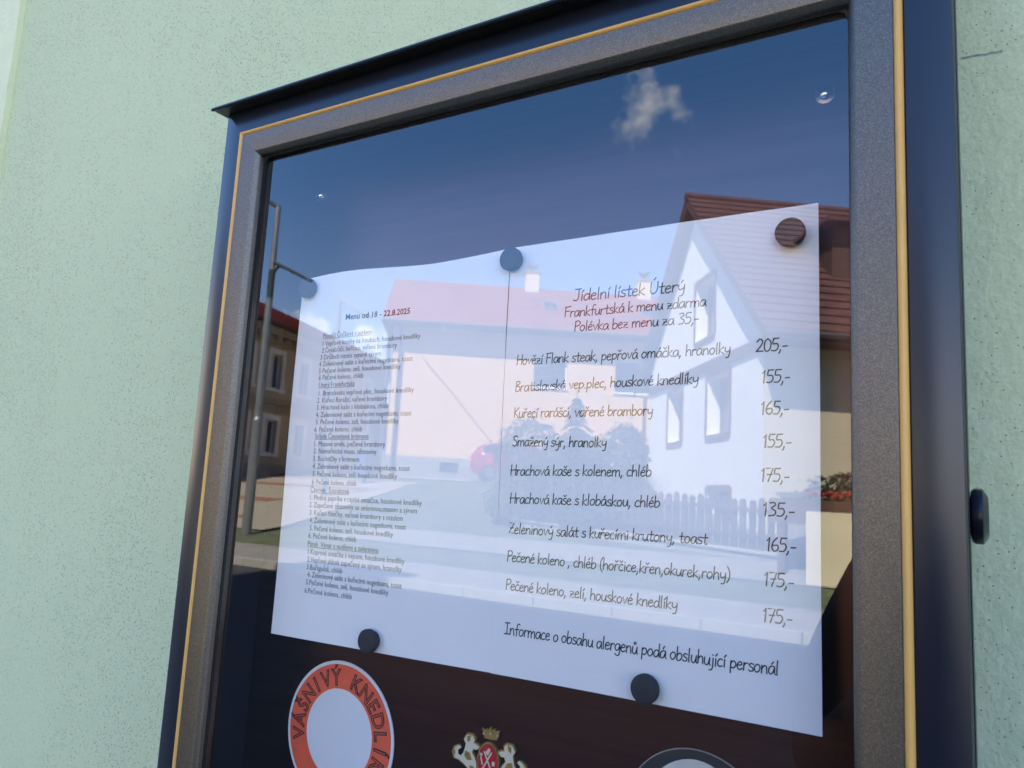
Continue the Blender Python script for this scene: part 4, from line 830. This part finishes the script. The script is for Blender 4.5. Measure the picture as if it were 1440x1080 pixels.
for body, xa, xb, z, slp, sz in HAND:
    st_, wtot = hand_strokes(body); kx = (xb - xa) / wtot; kz = 0.00158 * sz; hw = 0.00034 if sz < .52 else 0.00037; b = MB()
    for p in st_:
        q = [(xa + a * kx, z + c * kz + a * kx * slp) for a, c in p]; vs = []
        for i, (x, zz) in enumerate(q):
            a_, c_ = q[max(i - 1, 0)], q[min(i + 1, len(q) - 1)]; d = Vector((c_[0] - a_[0], c_[1] - a_[1])); d = d.normalized() if d.length > 1e-9 else Vector((1, 0)); nx_, nz2_ = -d.y * hw, d.x * hw
            e = -hw * .8 if i == 0 else (hw * .8 if i == len(q) - 1 else 0)
            vs += [paper_on(1, x + nx_ + d.x * e, zz + nz2_ + d.y * e, .00015), paper_on(1, x - nx_ + d.x * e, zz - nz2_ + d.y * e, .00015)]
        b.add(vs, [(2 * i, 2 * i + 1, 2 * i + 3, 2 * i + 2) for i in range(len(q) - 1)], M['ink_hand'])
    b.build('handwritten_line', sheets[1])

# ------------------------------------------------------------------ magnets
mag = [(0.0095, 1.7618, 'grey round magnet at the top left corner of the typed sheet'), (0.2117, 1.7644, 'grey round magnet at the top where the two sheets meet'), (0.4037, 1.7590, 'grey round magnet at the top right corner of the handwritten-style sheet'),
       (0.1060, 1.4850, 'grey round magnet at the bottom edge of the typed sheet'), (0.3218, 1.4880, 'grey round magnet at the bottom edge of the handwritten-style sheet')]
mag_me = None
for x, z, lab in mag:
    if mag_me is None:
        b = MB(); b.lathe([(0.0078, 0.0), (0.0086, 0.0006), (0.0087, 0.0036), (0.0080, 0.0046), (0.0074, 0.0048), (0.0, 0.00485)], (0, 0, 0), (0, -1, 0), M['magnet'], 40)
        b.lathe([(0.007, -0.0220), (0.007, -0.0012)], (0, 0, 0), (0, -1, 0), M['magnet'], 20); o = b.build('magnet'); mag_me = o.data
    else: o = link(bpy.data.objects.new('magnet', mag_me))
    o.location = (x, PY - 0.0030, z); props(o, lab, 'magnet', 'round magnets holding the menu sheets')

# ------------------------------------------------------------------ round restaurant sticker
def disc(b, cx, cz, r, y0, y1, m, n=72, rin=None, sx=1.0):
    vs = []; fs = []
    for y in (y0, y1):
        for k in range(n): a = 2 * math.pi * k / n; vs.append((cx + r * sx * math.cos(a), y, cz + r * math.sin(a)))
    if rin:
        for y in (y0, y1):
            for k in range(n): a = 2 * math.pi * k / n; vs.append((cx + rin * sx * math.cos(a), y, cz + rin * math.sin(a)))
        for k in range(n):
            j = (k + 1) % n; fs += [(k, j, n + j, n + k), (2 * n + k, 2 * n + j, 3 * n + j, 3 * n + k), (k, j, 2 * n + j, 2 * n + k), (n + k, n + j, 3 * n + j, 3 * n + k)]
    else:
        fs = [tuple(range(n)), tuple(range(n, 2 * n))[::-1]] + [(k, (k + 1) % n, n + (k + 1) % n, n + k) for k in range(n)]
    b.add(vs, fs, m); return b
stk = thing('round_sticker', 'round white sticker with orange-red ring of lettering, below the typed sheet', 'sticker', (-0.0072, 0, -0.0033))
KX, KZ = 0.0653, 1.4065
MB_ = MB(); disc(MB_, KX, KZ, 0.0556, BY - 0.0010, BY - 0.0002, M['st_white']); MB_.build('disc', stk)
MB_ = MB(); disc(MB_, KX, KZ, 0.0530, BY - 0.00125, BY - 0.0010, M['st_red'], rin=0.0345); MB_.build('ring', stk)
word = "VÁŠNIVÝ KNEDLÍK"
for i, ch in enumerate(word):
    if ch == ' ': continue
    a = rad(189 - i * 15.0); b = MB()
    for off, m_, yy in ((0.034, M['st_dark'], 0.0), (-0.030, M['st_red'], 0.0001)):
        vs, fs = text_mesh(ch, offset=off, res=3)
        if not vs: continue
        if off > 0: xc = (min(v.x for v in vs) + max(v.x for v in vs)) / 2
        kk = 0.0172; pts = []
        for v in vs:
            lx = (v.x - xc) * kk * 0.92; lr = 0.0372 + v.y * kk; tx, tz = math.sin(a), -math.cos(a); rx_, rz_ = math.cos(a), math.sin(a)
            pts.append((KX + rx_ * lr + tx * lx, BY - 0.00145 - yy, KZ + rz_ * lr + tz * lx))
        b.add(pts, fs, m_)
    b.build('letter', stk)

# ------------------------------------------------------------------ brewery-style crest
cr = thing('crest_badge', 'small gold and cream crest of two lions, crown and red oval below the sheets', 'badge', (-0.0049, 0, -0.0031))
def relief(name, pts, y0, y1, m, parent):
    b = MB(); b.prism([(x, y0, z) for x, z in pts], (0, y1 - y0, 0), m); 
    o = b.build(name, parent)
    bm = bmesh.new(); bm.from_mesh(o.data); bmesh.ops.triangulate(bm, faces=[f for f in bm.faces if len(f.verts) > 4]); bm.to_mesh(o.data); bm.free(); return o
LL = [(0.1842, 1.432), (0.1897, 1.432), (0.1918, 1.4296), (0.191, 1.4269), (0.194, 1.4264), (0.1967, 1.4248), (0.194, 1.4223), (0.191, 1.4227), (0.1896, 1.4195), (0.1921, 1.4168), (0.1947, 1.4122), (0.1949, 1.4051), (0.1885, 1.4046), (0.1858, 1.4083), (0.1816, 1.4107), (0.1779, 1.4122), (0.1734, 1.4128), (0.1717, 1.417), (0.1733, 1.4209), (0.1774, 1.423), (0.1792, 1.4212), (0.1763, 1.4193), (0.1762, 1.4163), (0.1788, 1.415), (0.1815, 1.4178), (0.1828, 1.4216), (0.1835, 1.4253), (0.1814, 1.4278)]
for mir in (0, 1):
    f = (lambda p: (0.4060 - p[0], p[1] - 0.0003)) if mir else (lambda p: p)
    P = [f(p) for p in LL]; cxm = sum(p[0] for p in P) / len(P); czm = sum(p[1] for p in P) / len(P)
    o = relief('lion', P, BY - 0.0016, BY, M['cr_gold'], cr)
    inner = [(cxm + (x - cxm) * 0.86, czm + (z - czm) * 0.90) for x, z in P]; relief('lion_enamel', inner, BY - 0.0021, BY - 0.0016, M['cr_cream'], o)
    for poly in ([(0.1850, 1.4300), (0.1880, 1.4305), (0.1868, 1.4268), (0.1850, 1.4262)], [(0.1838, 1.4200), (0.1875, 1.4190), (0.1895, 1.4150), (0.1860, 1.4140), (0.1832, 1.4165)], [(0.1880, 1.4110), (0.1915, 1.4105), (0.1920, 1.4070), (0.1890, 1.4062)], [(0.1737, 1.4150), (0.1752, 1.4160), (0.1748, 1.4190), (0.1736, 1.4180)]):
        relief('gold_patch', [f(p) for p in poly], BY - 0.0025, BY - 0.0021, M['cr_gold'], o)
CRN = [(0.1965, 1.4377), (0.1992, 1.4365), (0.2002, 1.438), (0.2019, 1.4369), (0.2033, 1.4396), (0.2048, 1.4374), (0.2067, 1.439), (0.2082, 1.4375), (0.2111, 1.4386), (0.2092, 1.4318), (0.2040, 1.4312), (0.199, 1.4313)]
o = relief('crown', CRN, BY - 0.0022, BY, M['cr_gold'], cr)
for x, z in ((0.1978, 1.4362), (0.2033, 1.4372), (0.2094, 1.4368)):
    b = MB(); b.lathe([(0.0007, 0), (0.0006, .0004), (0.0, .0006)], (x + .0004, BY - 0.0022, z - .002), (0, -1, 0), M['cr_cream'], 10); b.build('pearl', o)
b = MB(); disc(b, 0.2030, 1.4165, 0.0129, BY - 0.0024, BY, M['cr_gold'], sx=0.70); o = b.build('oval_rim', cr)
b = MB(); disc(b, 0.2030, 1.4165, 0.0117, BY - 0.0028, BY - 0.0024, M['cr_red'], sx=0.68); b.build('oval_field', o)
def bar(name, xa, za, xb, zb, w, y, m, parent, w2=None):
    d = Vector((xb - xa, zb - za)).normalized(); nx_, nz_ = -d.y * w, d.x * w; w2 = w if w2 is None else w2; mx_, mz_ = -d.y * w2, d.x * w2
    relief(name, [(xa + nx_, za + nz_), (xa - nx_, za - nz_), (xb - mx_, zb - mz_), (xb + mx_, zb + mz_)], y - 0.0004, y, m, parent)
bar('shovel', 0.1985, 1.4098, 0.2060, 1.4232, .0005, BY - 0.0028, M['cr_cream'], o); bar('shovel', 0.2075, 1.4098, 0.2002, 1.4232, .0005, BY - 0.0033, M['cr_cream'], o)
bar('hop_cone', 0.2020, 1.4215, 0.2042, 1.4252, .0014, BY - 0.0028, M['cr_cream'], o, .0009); bar('mug', 0.2068, 1.4162, 0.2088, 1.4162, .0014, BY - 0.0028, M['cr_cream'], o); bar('fork', 0.1974, 1.4190, 0.1990, 1.4140, .0004, BY - 0.0028, M['cr_cream'], o)
for k in range(3): bar('fork_tine', 0.1968 + k * .0008, 1.4196, 0.1966 + k * .0008, 1.4214, .00022, BY - 0.0028, M['cr_cream'], o)
# ------------------------------------------------------------------ black round sticker
bs_ = thing('round_sticker', 'black round sticker with thin pale rim and cream centre at the lower right', 'sticker', (-0.0025, 0, -0.0032))
b = MB(); disc(b, 0.3475, 1.4085, 0.0462, BY - 0.0008, BY - 0.0002, M['galv']); b.build('rim', bs_)
b = MB(); disc(b, 0.3475, 1.4085, 0.0456, BY - 0.0011, BY - 0.0008, M['st_black']); b.build('disc', bs_)
b = MB(); pts = [(0.3475 + 0.0290 * (1 + .04 * math.sin(3 * a)) * math.cos(a), BY - 0.0011, 1.4195 + 0.0293 * math.sin(a)) for a in [2 * math.pi * k / 40 for k in range(40)]]; b.prism(pts, (0, -0.0003, 0), M['st_cream']); b.build('centre', bs_)

# ------------------------------------------------------------------ the person taking the photograph
def skin(name, chains, m, parent, levels=2):
    """chains: lists of (point, radius); first chain is the root; points closer than 1 mm are shared"""
    vs = []; rs = []; es = []
    def idx(p):
        for i, q in enumerate(vs):
            if (Vector(q) - Vector(p)).length < 1e-3: return i
        vs.append(tuple(p)); rs.append(None); return len(vs) - 1
    for ch in chains:
        pr = None
        for p, r_ in ch:
            i = idx(p)
            if rs[i] is None: rs[i] = r_ if isinstance(r_, tuple) else (r_, r_)
            if pr is not None and pr != i: es.append((pr, i))
            pr = i
    me = bpy.data.meshes.new(name); me.from_pydata(vs, es, []); o = bpy.data.objects.new(name, me); COL.objects.link(o)
    mo = o.modifiers.new('s', 'SKIN'); mo.use_smooth_shade = True
    for i, d in enumerate(me.skin_vertices[0].data): d.radius = rs[i]; d.use_root = (i == 0)
    su = o.modifiers.new('u', 'SUBSURF'); su.levels = levels; su.render_levels = levels
    dg = bpy.context.evaluated_depsgraph_get(); dg.update(); m2 = bpy.data.meshes.new_from_object(o.evaluated_get(dg)); bpy.data.objects.remove(o)
    m2.materials.clear(); m2.materials.append(m)
    for p in m2.polygons: p.use_smooth = True
    o2 = bpy.data.objects.new(name, m2); link(o2, parent); return o2
pe = thing('person', 'person in a dark long-sleeved shirt holding up a phone to photograph the case', 'person', (0.60, -0.80, 0.10))
def rel(x, y, z): return Vector((x - 0.60, y + 0.80, z - 0.10))
G0 = 0.10
# body in one piece: torso, neck, arms, legs
hipz = 1.00; shz = 1.46
LH = Vector((0.425, -0.470, 1.560)); RH = Vector((0.625, -0.395, 1.578))       # palms at the ends of the phone
def relb(x, y, z): return rel(x - .062, y, z + .055 * min(1.0, max(0, (z - .2) / 1.0)))
B = [[(relb(.60, -.80, hipz), (.155, .11)), (relb(.60, -.80, 1.14), (.14, .10)), (relb(.60, -.80, 1.30), (.155, .11)), (relb(.60, -.80, 1.41), (.15, .10)), (relb(.60, -.80, 1.50), (.065, .06)), (relb(.60, -.785, 1.56), (.052, .052)), (relb(.60, -.78, 1.60), (.05, .05))],
     [(relb(.60, -.80, 1.41), (.15, .10)), (relb(.43, -.80, 1.435), .062), (relb(.375, -.75, 1.30), .048), (relb(.38, -.66, 1.22), .042), (rel(.395, -.57, 1.38), .035), (rel(.41, -.505, 1.50), .027)],
     [(relb(.60, -.80, 1.41), (.15, .10)), (relb(.77, -.80, 1.435), .062), (relb(.83, -.74, 1.30), .048), (relb(.84, -.64, 1.22), .042), (rel(.75, -.52, 1.38), .035), (rel(.665, -.43, 1.51), .027)]]
skin('body', B, M['shirt'], pe)
Lg = [[(relb(.60, -.80, 1.03), (.15, .105)), (relb(.51, -.80, .93), .092), (relb(.50, -.79, .56), .060), (relb(.50, -.81, .20), .042), (relb(.50, -.80, .16), .042)],
      [(relb(.60, -.80, 1.03), (.15, .105)), (relb(.69, -.80, .93), .092), (relb(.70, -.78, .56), .060), (relb(.70, -.80, .20), .042), (relb(.70, -.80, .16), .042)]]
skin('trousers', Lg, M['trousers'], pe)
for x in (.50, .70): skin('shoe', [[(relb(x, -.84, .145), .040), (relb(x, -.74, .145), .042), (relb(x, -.63, .138), .034)]], M['shoe'], pe)
# head: skull, jaw, nose, ears
def ell(b, c, r3, m, n=20, k=12, fn=None):
    vs = []; fs = []
    for j in range(k + 1):
        t = math.pi * j / k
        for i in range(n):
            a = 2 * math.pi * i / n; d = Vector((math.sin(t) * math.cos(a), math.sin(t) * math.sin(a), math.cos(t))); s = fn(d) if fn else 1
            vs.append(Vector(c) + Vector((d.x * r3[0], d.y * r3[1], d.z * r3[2])) * s)
    for j in range(k):
        for i in range(n): fs.append((j * n + i, j * n + (i + 1) % n, (j + 1) * n + (i + 1) % n, (j + 1) * n + i))
    b.add(vs, fs, m, True)
hc = relb(.60, -.765, 1.705)
def face(d):
    s = 1.0
    if d.z < 0: s *= 1 - 0.22 * (-d.z) * (1 - max(d.y, 0) * .6)         # narrowing to the jaw
    s += 0.10 * math.exp(-((d.x / .13) ** 2 + ((d.z + .18) / .14) ** 2)) * (d.y > 0)      # nose
    s -= 0.05 * (math.exp(-(((abs(d.x) - .36) / .14) ** 2 + ((d.z - .05) / .12) ** 2))) * (d.y > 0)  # eye sockets
    s += 0.025 * math.exp(-((d.x / .25) ** 2 + ((d.z + .48) / .06) ** 2)) * (d.y > 0)      # lips
    s += 0.05 * math.exp(-((d.x / .3) ** 2 + ((d.z + .85) / .15) ** 2)) * (d.y > 0)       # chin
    return s
b = MB(); ell(b, hc, (.074, .095, .118), M['skin'], 48, 40, face); head = b.build('head', pe)
for sx in (-1, 1):
    b = MB(); ell(b, hc + Vector((sx * .074, -.012, -.008)), (.010, .020, .031), M['skin'], 12, 8); b.build('ear', head)
    b = MB(); ell(b, hc + Vector((sx * .028, .078, .008)), (.013, .010, .008), M['eye'], 14, 8); e_ = b.build('eye', head)
    b = MB(); ell(b, hc + Vector((sx * .028, .0865, .008)), (.0055, .003, .0055), M['hair'], 12, 6); b.build('iris', e_)
    b = MB(); ell(b, hc + Vector((sx * .029, .087, .026)), (.017, .004, .0035), M['hair'], 12, 6); b.build('eyebrow', head)
b = MB(); ell(b, hc + Vector((0, .087, -.056)), (.022, .006, .006), M['lip'], 14, 6); b.build('mouth', head)
b = MB(); ell(b, hc + Vector((0, -.012, .022)), (.083, .102, .112), M['hair'], 36, 26, lambda d: (1.0 + .02 * math.sin(d.x * 40) * math.sin(d.z * 17)) if not (d.y > .25 and d.z < .55) else 0.80)
b.build('hair', head)
# hands: palm, four fingers, thumb, gripping the phone's short ends
ph_o = Vector((CX, CY, CZ)) - fx * 0.012
def hand(c, sgn, wrist):
    """sgn +1: hand on the right end of the phone"""
    ax = rx * sgn; o = []
    root = rel(*(c)); w = rel(*wrist)
    ch = [[(root, (.020, .030)), (w, .024)]]
    skin('hand', ch + [[(root, (.020, .030)), (rel(*(c + ux * (.026 - .017 * i))) , .011), (rel(*(c + ux * (.030 - .019 * i) + fx * .020 - ax * (-.006))), .0088), (rel(*(c + ux * (.031 - .019 * i) + fx * .040 - ax * .012)), .0078), (rel(*(c + ux * (.031 - .019 * i) + fx * (.036) - ax * (.030 - .002 * abs(i - 1)))), .0066)] for i in range(4)]
         + [[(root, (.020, .030)), (rel(*(c + ux * .020 - fx * .012 - ax * .012)), .012), (rel(*(c + ux * .028 - fx * .004 - ax * .032)), .010), (rel(*(c + ux * .030 + fx * .001 - ax * .052)), .008)]], M['skin'], pe)
PC = ph_o + rx * 0.035 - ux * 0.030
hand(PC - rx * 0.100 - ux * .01 - fx * .012, -1, Vector((0.41, -.505, 1.50)))
hand(PC + rx * 0.100 - ux * .01 - fx * .012, 1, Vector((0.665, -.43, 1.51)))
fo = thing('smartphone', 'black smartphone held sideways in both hands of the person', 'phone', (0, 0, 0))
mt = Matrix(((rx.x, ux.x, -fx.x, PC.x), (rx.y, ux.y, -fx.y, PC.y), (rx.z, ux.z, -fx.z, PC.z), (0, 0, 0, 1)))
MB().box(-.078, .078, -.037, .037, 0.0, .008, M['phone'], mt).build('housing', fo)
MB().box(-.074, .074, -.034, .034, .0081, .0086, M['car_glass'], mt).build('screen', fo)
b = MB()
for dx_ in (0, .022): 
    c_ = mt @ Vector((-.035 + dx_ + 0.0, .030 - (0 if dx_ == 0 else .0), -.0))
    b.lathe([(.0075, 0), (.0075, .0018), (.006, .002)], mt @ Vector((-.035 - dx_, .028, 0)), fx, M['phone'], 20)
b.build('camera_lens', fo)
